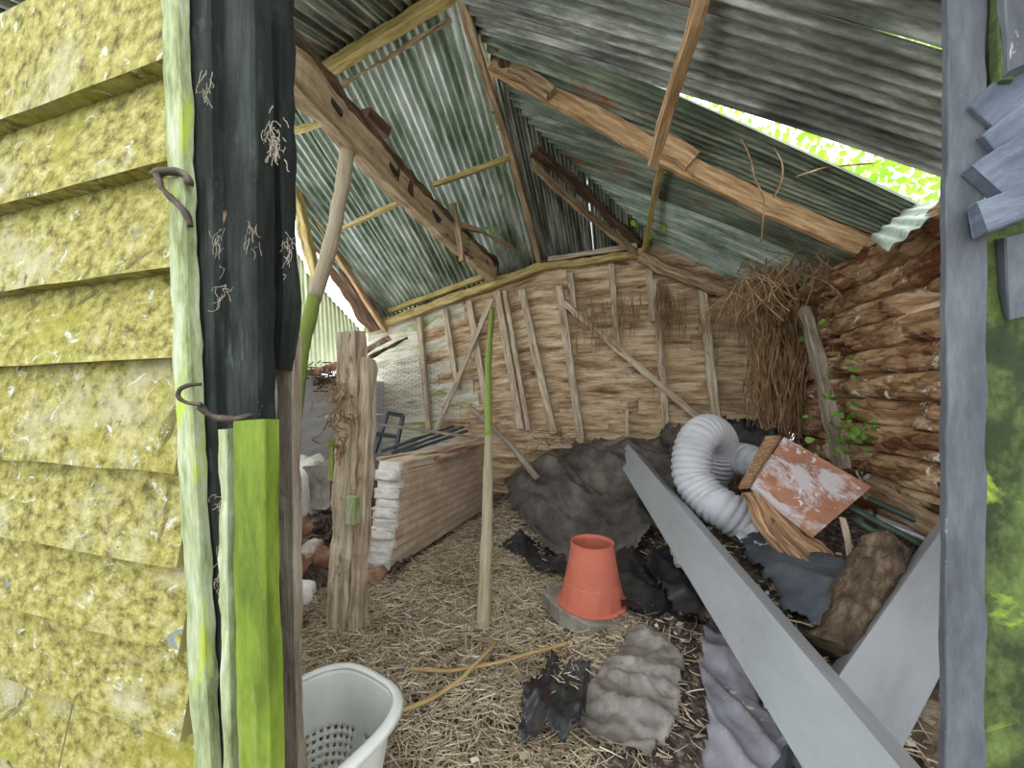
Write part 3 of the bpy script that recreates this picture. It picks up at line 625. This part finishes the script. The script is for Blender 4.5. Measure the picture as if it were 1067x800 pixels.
# dirt pile twigs on far left plate
g=MB()
for i in range(160):
    p=Wt(random.uniform(312,352),random.gauss(392,6),random.uniform(4.9,5.4)); d=V((random.uniform(-.15,.15),random.uniform(-.15,.15),random.uniform(-.05,.06))); g.sweep([p,p+d*.5,p+d],circ(.009,4),seg=.1,rough=0)
tag(g.build('nest_twigs','brown'),'nest of dark twigs on top of the bleached left wall','twigs',kind='stuff')
timber('fascia_board',[Wt(305,392,5.3),Wt(350,382,5.5),Wt(405,352,6.1)],.1,.09,'redbrick','pinkish brown plate board under the lean-to roof','board',rough=.012)
timber('fallen_board',[Wt(386,372,5.2),Wt(424,352,6.0)],.05,.04,'brown','dark snapped board end at the left plate corner','board',rough=.01)

# ---------------------------------------------------------------- draped sheets
def inpoly(x,y,P):
    c=False; j=len(P)-1
    for i in range(len(P)):
        if (P[i][1]>y)!=(P[j][1]>y) and x<(P[j][0]-P[i][0])*(y-P[i][1])/(P[j][1]-P[i][1])+P[i][0]: c=not c
        j=i
    return c
def ridge(p): return 1-abs(noise.noise(p))*2
OFF={}
def drape(name,pix,mat,label,cat,amp=.05,fs=2.2,lift=.02,res=.022,seed=0,edge=.03,solid=.003,kind=None,extra=None,dirn=.5):
    """pix: outline (px,py) pairs projected on the heap; the cloth follows the heap with its own folds"""
    P=[]
    for px,py in pix:
        r=ray(px,py); t=.5
        while t<7:
            q=O0+r*t
            if q.z<=Gz(q.x,q.y)+lift: break
            t+=.01
        P.append((q.x,q.y))
    xs=[p[0] for p in P]; ys=[p[1] for p in P]; x0,x1,y0,y1=min(xs)-.05,max(xs)+.05,min(ys)-.05,max(ys)+.05
    nu=max(4,int((x1-x0)/res)); nv=max(4,int((y1-y0)/res)); g=MB()
    def H(x,y):
        c,s_=math.cos(dirn),math.sin(dirn); a=x*c+y*s_; bb=-x*s_+y*c
        w=max(0,ridge(V((a*fs,bb*fs*.45,seed))))**2*amp+.38*amp*max(0,ridge(V((a*fs*2.3,bb*fs*1.1,seed+5))))**2+.2*amp*max(0,ridge(V((a*fs*4.3,bb*fs*3.1,seed+2))))
        w+=.1*amp*noise.noise(V((x*22,y*22,seed)))
        return Gz(x,y)+lift+max(w,-.01)+(extra(x,y) if extra else 0)
    def fn(a,bb):
        x=x0+(x1-x0)*a;y=y0+(y1-y0)*bb; return (x,y,H(x,y))
    def keep(a,bb):
        x=x0+(x1-x0)*a;y=y0+(y1-y0)*bb; e=edge
        return inpoly(x+e*noise.noise(V((x*6,y*6,seed+1))),y+e*noise.noise(V((x*6,y*6,seed+8))),P)
    g.grid(nu,nv,fn,lambda a,bb:((x1-x0)*a,(y1-y0)*bb),keep)
    o=g.build(name,mat,smooth=True,solid=solid,clean=True)
    return tag(o,label,cat,kind=kind)
drape('tarpaulin',[(535,545),(524,520),(548,498),(590,486),(640,462),(700,462),(705,500),(690,570),(640,590),(600,600),(560,570)],'tarp','large crumpled charcoal tarpaulin over the heap behind the orange cone','tarpaulin',amp=.15,fs=1.5,seed=3,lift=.03,dirn=.9)
drape('black_sheet',[(520,572),(540,560),(600,585),(650,575),(690,600),(700,640),(660,650),(600,610),(560,600)],'black','black plastic sheet with litter behind the orange cone','plastic sheet',amp=.07,fs=3,seed=9,lift=.03)
drape('black_bag',[(680,575),(720,590),(770,650),(760,690),(700,650),(672,610)],'black','shiny black plastic lying against the left side of the steel beam','plastic sheet',amp=.12,fs=2.6,seed=15,lift=.03)
drape('leaf_litter',[(640,600),(700,620),(740,660),(745,800),(700,830),(600,830),(640,760),(700,700),(650,650)],'debris','dark purple-brown leaf litter between cone and steel beam','litter',amp=.03,fs=6,seed=21,lift=.012,kind='stuff')
drape('plastic_film',[(660,660),(690,668),(712,700),(706,760),(680,796),(640,792),(604,770),(612,720),(636,690)],'film','crumpled cloudy translucent plastic film lying in the straw foreground','plastic film',amp=.05,fs=6,seed=33,lift=.062,res=.012,dirn=1.3)
drape('plastic_film',[(736,650),(760,670),(800,740),(830,830),(735,830),(738,760),(728,700)],'filmblue','pale pinkish plastic film hanging along the near left side of the steel beam','plastic film',amp=.07,fs=3,seed=39,lift=.04,res=.014)
drape('dark_sack',[(574,690),(614,702),(612,760),(590,790),(536,780),(548,730)],'black','dark hollow piece of folded sheet half buried in straw','plastic sheet',amp=.09,fs=4.5,seed=45,lift=.04,res=.014)
drape('black_liner',[(765,570),(800,556),(880,600),(885,660),(872,690),(820,640)],'slate','smooth slate-blue plastic liner right of the steel beam','plastic liner',amp=.06,fs=1.5,seed=51,lift=.06)
drape('leaf_litter',[(800,480),(960,500),(985,560),(930,600),(880,640),(850,620),(800,570)],'debris','leaf litter on the heap under the brown board and log','litter',amp=.05,fs=5,seed=57,lift=.0,kind='stuff')
drape('silver_foil',[(765,566),(782,554),(806,556),(800,570),(778,575)],'foil','scrap of silver foil beside the lower end of the duct','foil',amp=.05,fs=6,seed=60,lift=.10,res=.012,edge=.02)
drape('grey_bag',[(684,450),(704,440),(712,470),(722,520),(705,515),(690,480)],'tarp','dark grey rag bundled between the steel beam top and white duct','rag',amp=.22,fs=4,seed=66,lift=.05)
drape('black_bag',[(745,455),(790,448),(812,470),(800,500),(752,500)],'black','black bin bag behind the white duct','bag',amp=.25,fs=3,seed=72,lift=.03)
drape('white_scrap',[(697,574),(712,583),(716,604),(704,596)],'foil','small white crumpled scrap beside the black plastic','scrap',amp=.04,fs=8,seed=70,lift=.10,res=.01,edge=.01)

# slab and cone
c=Wz(612,632,.17)
g=MB()
out=[(-.30,.12),(-.27,.22),(-.1,.27),(.1,.2),(.28,.1),(.30,0),(.2,-.13),(.02,-.17),(-.16,-.06),(-.24,.04)]
c0=V((c.x,c.y,.12)); top=[]; 
n=len(out); b0=0
for z in (-.05,.035,.045):
    for i,(x,y) in enumerate(out):
        k=.96 if z>.04 else 1; g.v.append(c0+V(((x*cs+0*y)*k*1.05,(y)*k,z+.006*noise.noise(V((x*9,y*9,z))))))
for l in range(2):
    for i in range(n): g.face((l*n+i,l*n+(i+1)%n,(l+1)*n+(i+1)%n,(l+1)*n+i),[(0,0)]*4)
g.face(tuple(2*n+i for i in range(n)),[(0,0)]*n); g.face(tuple(range(n))[::-1],[(0,0)]*n)
o=g.build('stone_slab','stone'); tag(o,'flat grey stone slab under the orange cone','slab')
zc=.166
cb=Wz(617,626,zc)
cn=thing('plant_cone',(cb.x,cb.y,zc),'orange-red truncated plastic cone, open at the top, standing on the grey slab','cone')
def lathe(g,prof,c,n=48,facet=None):
    b0=len(g.v)
    for (r,z) in prof:
        for i in range(n):
            th=2*math.pi*i/n; rr=r
            if facet: 
                k=facet(z); 
                if k>0:
                    m=14; ph=(th%(2*math.pi/m))-math.pi/m; rr=r*(1-k+k*math.cos(math.pi/m)/math.cos(ph))
            g.v.append(V((c[0]+rr*math.cos(th),c[1]+rr*math.sin(th),c[2]+z)))
    for l in range(len(prof)-1):
        for i in range(n):
            i2=(i+1)%n; g.face((b0+l*n+i,b0+l*n+i2,b0+(l+1)*n+i2,b0+(l+1)*n+i),[(i/n,l),((i+1)/n,l),((i+1)/n,l+1),(i/n,l+1)])
g=MB(); lathe(g,[(.196,.012),(.190,.05),(.170,.13),(.167,.134),(.166,.14),(.128,.356),(.132,.358),(.132,.368),(.124,.368),(.121,.35),(.160,.14),(.186,.02)],cb,facet=lambda z:1*(1-ss(.10,.135,z))); g.build('body','orangep',cn,smooth=False)
g=MB(); lathe(g,[(.192,.016),(.214,.012),(.216,.006),(.214,0),(.18,0),(.18,.014)],cb,facet=lambda z:.6); g.build('base_flange','orangep',cn)

# ---------------------------------------------------------------- steel beams
A=Wt(939,800,.92); B=Wt(654,462,4.5); d=(B-A).normalized()
A2=A-d*.32
def steel(name,P0,P1,offL,offR,label,group):
    """open-ended box section: ridge edge P0-P1 with two faces hanging off it"""
    e=thing(name,P0,label,'steel beam',group)
    th=.006; offL=V(offL); offR=V(offR); g=MB()
    corners=[V((0,0,0)),offR,offR+offL,offL]
    n=24; b0=0
    for i in range(n+1):
        p=P0.lerp(P1,i/n)
        for c in corners: g.v.append(p+c)
    L=(P1-P0).length; per=[0,offR.length,offR.length+offL.length,2*offR.length+offL.length,2*(offR.length+offL.length)]
    for i in range(n):
        for j in range(4):
            j2=(j+1)%4; g.face((4*i+j,4*i+j2,4*i+4+j2,4*i+4+j),[(L*i/n,per[j]),(L*i/n,per[j+1]),(L*(i+1)/n,per[j+1]),(L*(i+1)/n,per[j])])
    g.face((3,2,1,0),[(0,0)]*4); g.face(tuple(4*n+j for j in range(4)),[(0,0)]*4)
    o=g.build('box_section','steel',e,bevel=.004)
    return e
rt=V((cs,sn,0))
steel('steel_beam',A2,B,rt*-.13+V((0,0,-.18)),rt*.165+V((0,0,-.13)),'long grey painted steel box beam lying diagonally from the foreground to the back heap','grey steel beams')
P0=Wt(888,684,1.42)
Q0=Wt(990,540,1.95); s_=Wt(953,757,1.3)-Wt(888,684,1.42)
dd=(Q0-P0)
steel('steel_beam',P0-dd*.35,P0+dd*1.35,s_,V((-.03,.10,-.12)),'shorter grey steel beam passing under the long one beside the doorway post','grey steel beams')
g=MB(); g.sweep([Wt(800,806,1.15),Wt(812,770,1.3),Wt(830,776,1.4)],rect(.10,.02),seg=.04,rough=.0); 
o=timber('bent_metal_strip',[Wt(806,825,1.1),Wt(815,785,1.3)],.10,.02,'slate','bent grey-blue sheet end sticking out under the long steel beam','metal strip',up=(0,1,0))

# ---------------------------------------------------------------- duct
dpath=[Wt(800,560,2.75),Wt(778,546,2.75),Wt(756,532,2.8),Wt(738,520,2.9),Wt(722,498,3.0),Wt(721,474,3.05),Wt(728,456,3.1),Wt(740,450,3.2),Wt(750,462,3.35),Wt(748,484,3.45),Wt(738,500,3.55)]
def smooth_path(P,n):
    out=[]; m=len(P)
    for i in range(m-1):
        p0=P[max(i-1,0)];p1=P[i];p2=P[i+1];p3=P[min(i+2,m-1)]
        for k in range(n):
            t=k/n; out.append(.5*((2*p1)+(p2-p0)*t+(2*p0-5*p1+4*p2-p3)*t*t+(3*p1-p0-3*p2+p3)*t**3))
    out.append(P[-1]); return out
def ductmesh(path,R,name,label,rib=.042,nr=30):
    g=MB(); P=smooth_path(path,12)
    L=sum((P[i+1]-P[i]).length for i in range(len(P)-1)); nrib=int(L/rib)
    g.sweep(P,circ(1,28),seg=rib/7,rough=0,scale=lambda t:R*(1+.13*abs(math.sin(math.pi*t*nrib))**.7-.09),cap=False)
    o=g.build(name,'duct',smooth=True,solid=.003); return tag(o,label,'duct','flexible duct pieces')
ductmesh(dpath,.142,'flexible_duct','white ribbed flexible duct looping up beside the top end of the steel beam')
ductmesh([Wt(806,520,3.1),Wt(795,490,3.15),Wt(775,478,3.3),Wt(760,480,3.6)],.13,'flexible_duct','short greyish duct piece going behind the brown square board')

# ---------------------------------------------------------------- brown board (broken table) and log
def quad_slab(pts,th,name,mat,parent):
    """pts: 4 world points; slab with thickness th away from viewer"""
    P=[V(p) for p in pts]; nrm=(P[1]-P[0]).cross(P[3]-P[0]).normalized()
    if nrm.dot(P[0]-O0)<0: nrm=-nrm
    g=MB(); n=14
    for off in (0,th):
        g.grid(n,n,lambda a,b_:P[0].lerp(P[1],a).lerp(P[3].lerp(P[2],a),b_)+nrm*off+nrm*.004*noise.noise(V((a*6,b_*6,off*9))))
    m=n+1; K=m*m
    idx=[i*m for i in range(n+1)]+[n*m+j for j in range(1,n+1)]+[(n-i)*m+n for i in range(1,n+1)]+[n-j for j in range(1,n)]
    for k in range(len(idx)):
        a,b_=idx[k],idx[(k+1)%len(idx)]; g.face((a,b_,b_+K,a+K),[(0,0),(.04,0),(.04,.04),(0,.04)])
    return g.build(name,mat,parent)
tb=thing('broken_table',Wt(850,560,2.35),'square brown tabletop with flaking white patches tilted up on the heap','table')
C1,C2,C3,C4=Wt(817,455,2.75),Wt(908,507,2.45),Wt(849,558,2.2),Wt(784,506,2.45)
quad_slab([C1,C2,C3,C4],.03,'tabletop','rust',tb)
quad_slab([C1+V((-.02,.0,.01)),C1+V((-.10,.05,.0)),C4+V((-.07,.04,-.02)),C4+V((-.02,0,-.0))],.02,'side_rail','ply',tb)
for k,(a,b_,c_) in enumerate([((782,512,2.44),(800,556,2.3),(862,600,2.15)),((792,516,2.42),(822,552,2.3),(868,590,2.18)),((786,524,2.46),(812,566,2.32),(850,596,2.2)),((800,530,2.42),(838,562,2.3),(872,582,2.2))]):
    g=MB(); g.sweep([Wt(*a),Wt(*b_),Wt(*c_)],rect(.10-.012*k,.03),seg=.03,rough=.012,fr=9,up=(0,-.6,1),ends=.06); g.build('split_apron','ply',tb)
g=MB(); g.sweep([Wt(806,550,2.3),Wt(846,590,2.15),Wt(880,622,2.0)],rect(.10,.05),seg=.03,rough=.02,fr=9,ends=.05); g.build('split_apron','ply',tb)
g=MB(); g.sweep([Wt(868,684,1.55),Wt(885,645,1.65),Wt(905,605,1.8),Wt(922,568,1.98)],circ(.088,18),seg=.015,rough=.014,fr=11,ends=.03)
tag(g.build('rotten_log','log',smooth=True),'short thick rotten brown log wedged behind the two steel beams','log')
timber('white_stick',[Wt(878,540,2.3),Wt(884,560,2.2),Wt(886,580,2.15)],.035,.012,'stud','small pale curved stick hanging below the brown tabletop','stick',up=(0,1,0),rough=.003)
for k,(a,b_) in enumerate([((885,528,2.45),(968,572,2.2)),((890,541,2.4),(960,588,2.15)),((905,520,2.6),(978,552,2.3))]):
    g=MB(); g.sweep([Wt(*a),Wt(*b_)],circ(.022,10),seg=.06,rough=.002); tag(g.build('green_pipe','greenpipe',smooth=True),['middle dark green pipe behind the log','lowest dark green pipe behind the log','uppermost dark green pipe near the rotten wall'][k],'pipe','dark green pipes at the right wall')
timber('wall_rail',[Wx(905,510,1.72),Wx(1000,560,1.72)],.05,.14,'oak','brown plank lying along the foot of the right wall','plank',rough=.012)
timber('pale_sheet_scrap',[Wt(915,540,2.5),Wt(965,560,2.35)],.10,.02,'foil','whitish broken sheet beside the green pipes','sheet',rough=.01)

# ---------------------------------------------------------------- basket
def basket():
    c=Wt(303,700,1.17); c=V((c.x,c.y,0)); e=thing('laundry_basket',c,'white plastic laundry basket with punched holes at the lower left','basket')
    H=.37; nu=144; 
    def ring(th,z,off=0):
        k=1-.22*(1-z/H); a=(.215)*k+off; bb=(.30)*k+off; n=3.2
        ct,st=math.cos(th),math.sin(th); r=1/((abs(ct)/a)**n+(abs(st)/bb)**n)**(1/n)
        R=V((ct*r,st*r,0)); ang=-.25; return c+V((R.x*math.cos(ang)-R.y*math.sin(ang),R.x*math.sin(ang)+R.y*math.cos(ang),z))
    g=MB(); nv=26
    def keep(a,b_):
        z=b_*H; i=int(a*nu); j=int(b_*nv)
        if .05<z<.20 and i%2 and j%2==0: 
            s=(i//24)%2
            return i%36<5
        return True
    g.grid(nu,nv,lambda a,b_:ring(2*math.pi*a,b_*H),keep=keep); g.build('side','basket',e,smooth=True,solid=.004,clean=True)
    g=MB(); nb=14; g.grid(nb,48,lambda a,b_:c.lerp(ring(2*math.pi*b_,0),a)+V((0,0,.006)),keep=lambda a,b_: not(a>.2 and int(a*nb)%2==0 and int(b_*48)%2==0 and a<.9)); g.build('bottom','basket',e,smooth=True,solid=.004)
    g=MB(); pts=[]
    n=96; prof=[(-.004,.004),(.0,.012),(.012,.014),(.026,.006),(.030,-.012),(.024,-.014),(.018,-.004),(.004,.0)]; m=len(prof)
    for i in range(n):
        for (o_,z) in prof: g.v.append(ring(2*math.pi*i/n,H,o_)+V((0,0,z)))
    for i in range(n):
        for j in range(m):
            i2=(i+1)%n;j2=(j+1)%m; g.face((i*m+j,i2*m+j,i2*m+j2,i*m+j2),[(0,0)]*4)
    g.build('rim','basket',e,smooth=True)
basket()

# ---------------------------------------------------------------- straw and canes
rs_=np.random.RandomState(4)
g=MB()
def strand(x,y,L,w,zoff,col):
    th=random.uniform(0,math.pi); tl=random.gauss(0,.22); dx,dy=math.cos(th),math.sin(th); bend=random.uniform(-.25,.25)*L
    b0=len(g.v); pts=[]
    for i in range(4):
        s=(i/3-.5)*L; off=bend*((i/3-.5)**2)*2
        X=x+dx*s-dy*off; Y=y+dy*s+dx*off; pts.append((X,Y,max(Gz(X,Y)+.003,Gz(x,y)+zoff+s*tl)))
    for i,(X,Y,Z) in enumerate(pts):
        ww=w*(1 if 0<i<3 else .5); g.v.append(V((X-dy*ww,Y+dx*ww,Z))); g.v.append(V((X,Y,Z+w*1.1))); g.v.append(V((X+dy*ww,Y-dx*ww,Z)))
    for i in range(3):
        a=b0+3*i
        g.face((a,a+1,a+4,a+3),[(col,0)]*4); g.face((a+1,a+2,a+5,a+4),[(col,0)]*4)
random.seed(21)
cnt=0
while cnt<34000:
    y=.62+abs(random.random()**1.5)*3.4; x=random.uniform(-2.1,1.0)
    if x>.15+.15*noise.noise(V((y*2,0,0))) and random.random()<.85: continue
    if x>-.3 and y>2.3 and random.random()<.9: continue
    if x<-1.75 and y>2.6: continue
    if y<.85 and x<-.72: continue
    near=y<1.6
    L=random.uniform(.03,.13)*(1 if near else 1.15); w=random.uniform(.0009,.0028)*(1 if near else 1.4)
    grey=.25+.15*(x<-1.2)
    col=min(.98,max(.02,random.gauss(.50,.22)+.15*noise.noise(V((x*2,y*2,0)))))
    strand(x,y,L,w,random.uniform(.0,.055),col); cnt+=1
tag(g.build('straw','straw'),'loose dry straw strewn over the barn floor','straw',kind='stuff')
random.seed(5)
def onz(px,py,z): return Wz(px,py,z)
g=MB(); g.sweep([onz(414,742,.075),onz(450,728,.08),onz(480,708,.09),onz(502,685,.09),onz(517,668,.08)],rect(.020,.010,.3),seg=.03,rough=.001)
tag(g.build('bent_cane','cane',smooth=True),'shorter curved yellow cane lying lower in the straw','cane','split canes in the straw')
g=MB(); g.sweep([onz(428,697,.07),onz(470,699,.075),onz(520,690,.085),onz(560,678,.10),onz(592,670,.12)],rect(.020,.010,.3),seg=.03,rough=.001)
tag(g.build('bent_cane','cane',smooth=True),'longer yellow cane pointing right towards the grey slab','cane','split canes in the straw')
# litter flecks on heap
g=MB(); 
for i in range(5200):
    x=random.uniform(-.6,1.75); y=random.uniform(.8,4.2)
    if x<-.1 and y<2.2 and random.random()<.6: continue
    s=random.uniform(.004,.013); c_=V((x,y,Gz(x,y)+.055*(random.random()))); 
    if i%3==0: c_.z=Gz(x,y)+.015
    n0=len(g.v); a=V((random.uniform(-1,1),random.uniform(-1,1),random.uniform(-.4,.4))).normalized()*s*1.8; b_=V((random.uniform(-1,1),random.uniform(-1,1),random.uniform(-.4,.4))).normalized()*s
    g.v+=[c_-a-b_,c_+a-b_,c_+a+b_,c_-a+b_]; col=random.random(); g.face((n0,n0+1,n0+2,n0+3),[(col,0)]*4)
tag(g.build('dry_flecks','straw'),'pale dry leaf and husk flecks scattered over the heap','litter',kind='stuff')

# ---------------------------------------------------------------- roots and ivy
def strands(name,n,gen,r,mat,label,cat,leaf=None):
    g=MB()
    for i in range(n):
        q=gen(); g.sweep(q,circ(r*random.uniform(.5,1.4),4),seg=.07,rough=0,cap=False)
    return tag(g.build(name,mat),label,cat,kind='stuff')
def g_root():
    px=random.gauss(817,17); px=min(858,max(782,px)); y0=random.uniform(262,330); y1=random.uniform(380,470); t=random.uniform(4.0,4.9)
    pts=[]; n=8
    for k in range(n+1):
        pts.append(Wt(px+random.gauss(0,3)+6*math.sin(k+px),y0+(y1-y0)*k/n,t)+V((random.uniform(-.03,.03),random.uniform(-.04,.04),0)))
    return pts
strands('hanging_roots',620,g_root,.0055,'root','thick curtain of dry brown roots hanging in the right back corner','roots')
def g_root2():
    px,py=random.choice([(800,285),(830,272),(860,262),(880,250),(770,300)]); p=Wt(px+random.gauss(0,14),py+random.gauss(0,8),random.uniform(3.3,4.6)); pts=[p]
    d=V((random.uniform(-1,1),random.uniform(-.5,.5),random.uniform(-1,.3)))
    for k in range(6): d+=V((random.uniform(-.6,.6),random.uniform(-.4,.4),random.uniform(-.6,.3))); pts.append(pts[-1]+d.normalized()*.07)
    return pts
strands('ivy_stems',260,g_root2,.0045,'root','wiry dry ivy stems spreading under the right eave','stems')
def g_root3():
    px,py,w,h=random.choice([(618,318,22,50),(655,312,12,40),(700,312,14,50),(560,462,18,10),(760,320,20,40),(690,300,8,60)]); p=Wy(px+random.uniform(-w,w),py+random.uniform(-12,12),5.38-random.random()*.1); L=random.uniform(.2,1)*h/25*.3; pts=[p]
    for k in range(4): pts.append(pts[-1]+V((random.uniform(-.03,.03),random.uniform(-.02,.02),-L/4)))
    return pts
strands('wall_roots',240,g_root3,.004,'root','thin dead roots dangling over the back wall boards','roots')
def leafmesh(g,c,s,nrm=None):
    d=V((random.gauss(0,1),random.gauss(0,1),random.gauss(0,1))).normalized(); e=d.cross(V((random.gauss(0,1),random.gauss(0,1),random.gauss(0,1)))).normalized(); n=d.cross(e)
    b0=len(g.v)
    for a,b_,h in ((0,-.6,0),(.5,-.25,.1),(.42,.3,.08),(0,.75,-.08),(-.42,.3,.08),(-.5,-.25,.1)): g.v.append(c+d*a*s+e*b_*s+n*h*s)
    g.face(tuple(range(b0,b0+6)),[(0,0)]*6)
g=MB()
for (px,py,sx,sy,n,t) in ((875,425,12,38,50,3.1),(885,455,18,10,26,2.9),(850,345,8,14,14,3.9),(800,300,14,5,14,4.3),(900,445,20,6,16,2.8)):
    for i in range(n):
        p=Wt(px+random.gauss(0,sx),py+random.gauss(0,sy),t); p.x=min(p.x,1.74); leafmesh(g,p,random.uniform(.025,.055))
tag(g.build('ivy_leaves','leaf'),'small green ivy leaves on the rotten right wall','ivy',kind='stuff')
g=MB()
for (px,py,sx,sy,n,t) in ((517,150,12,40,26,3.9),(522,204,3,3,5,4.3),(505,240,20,8,20,4.8)):
    for i in range(n): leafmesh(g,Wt(px+random.gauss(0,sx)*.4,py+random.gauss(0,sy),t),random.uniform(.02,.04))
tag(g.build('moss_sprigs','leaf'),'sprigs of green growth along the left side of the tall rafter','moss',kind='stuff')
# loose pale vines at the gap
for k,(pp,lab) in enumerate([([(772,142,2.9),(782,165,2.9),(786,185,2.85),(797,208,2.85),(793,252,2.9)],'long pale vine hanging from the bright roof gap'),
        ([(806,152,2.8),(816,170,2.8),(815,190,2.8),(806,206,2.85)],'short curled pale vine right of the long vine'),
        ([(830,184,2.7),(860,174,2.7),(910,170,2.6)],'thin pale twig lying across the roof gap')]):
    g=MB(); g.sweep([Wt(*q) for q in pp],circ(.006,6),seg=.03,rough=.001); tag(g.build('vine','root',smooth=True),lab,'vine','loose vines at the roof gap')
# cobwebs and hanging fibres on the dark post
g=MB()
for i in range(170):
    px,py=random.choice([(288,140),(285,155),(282,128),(228,245),(215,90),(236,560),(234,520),(232,600),(300,258),(232,300),(262,240)]); p=Wt(px+random.gauss(0,4),py+random.gauss(0,9),.865 if px<250 else .885); pts=[p]
    d=V((random.uniform(-1,1),random.uniform(-.2,.05),random.uniform(-1,.1)))
    for k in range(7): d=d*.7+V((random.uniform(-.7,.7),random.uniform(-.05,.03),random.uniform(-.8,.4))); pts.append(pts[-1]+d.normalized()*random.uniform(.003,.007))
    g.sweep(pts,circ(.0008,4),seg=.004,rough=.0003,cap=False)
tag(g.build('cobweb','web'),'dusty cobwebs clinging to the black doorway post','cobweb',kind='stuff')
# chicken wire scrap
def hexwire(name,orig,ux,uy,nx,ny,s,label,curl=0):
    g=MB(); ux=V(ux);uy=V(uy); nn=ux.cross(uy).normalized()
    def P(x,y): return V(orig)+ux*x+uy*y+nn*(curl*math.sin(x*3)+.03*noise.noise(V((x*4,y*4,0))))
    for i in range(nx):
        for j in range(ny):
            x=i*s*.87; y=j*s*1.5*.67+(s*.5 if i%2 else 0)
            a=P(x,y); b_=P(x,y+s*.4); c_=P(x+s*.87,y+s*.5+ .0); 
            d_=P(x-s*.87,y+s*.5)
            g.sweep([a,b_],circ(.0022,3),seg=1,rough=0,cap=False)
            g.sweep([b_,P(x+s*.87,y+s*.5)],circ(.0022,3),seg=1,rough=0,cap=False)
            g.sweep([a,P(x+s*.87,y-s*.1)],circ(.0022,3),seg=1,rough=0,cap=False)
    return tag(g.build(name,'iron'),label,'wire netting')
hexwire('wire_netting',Wy(392,440,5.25),(1,0,.2),(0,0,1),19,12,.075,'wire netting hung over the mossy left part of the back wall')
hexwire('wire_netting',Wt(552,478,4.9),(1,0,0),(.15,-.3,1),13,7,.06,'crumpled wire netting roll on the heap at the foot of the back wall',curl=.1)

# ---------------------------------------------------------------- outside: tree beyond the roof gap
tr=thing('tree',(4.6,5.4,0),'sunlit green tree seen through the bright gap in the roof','tree')
g=MB(); g.sweep([(4.6,5.4,0),(4.5,5.3,2),(4.6,5.2,4),(4.3,5.0,6)],circ(.13,12),seg=.2,rough=.02); g.build('trunk','log',tr,smooth=True)
g=MB()
for i in range(4200):
    p=V((random.gauss(3.6,1.1),random.gauss(5.0,1.0),random.gauss(5.0,1.2)))
    if p.z<3.0 or p.x<2.3: continue
    if p.z<4.9-.667*(p.x+1.3)+1.0: continue
    leafmesh(g,p,random.uniform(.05,.11))
for i in range(2600):
    t=random.uniform(4.3,8); leafmesh(g,Wt(random.uniform(660,1010),random.uniform(70,235),t)+V((0,0,random.gauss(0,.2))),random.uniform(.04,.1))
fo=g.build('foliage','tree',tr); fo['kind']='stuff'

# ---------------------------------------------------------------- light
w=bpy.data.worlds.new('world'); bpy.context.scene.world=w; w.use_nodes=True
bg=w.node_tree.nodes['Background']; bg.inputs[0].default_value=(.93,.97,1,1); bg.inputs[1].default_value=1.6
sc=bpy.context.scene
sc.view_settings.view_transform='Standard'; sc.view_settings.look='None'; sc.view_settings.gamma=1; sc.view_settings.use_curve_mapping=False
sc.view_settings.exposure=.97
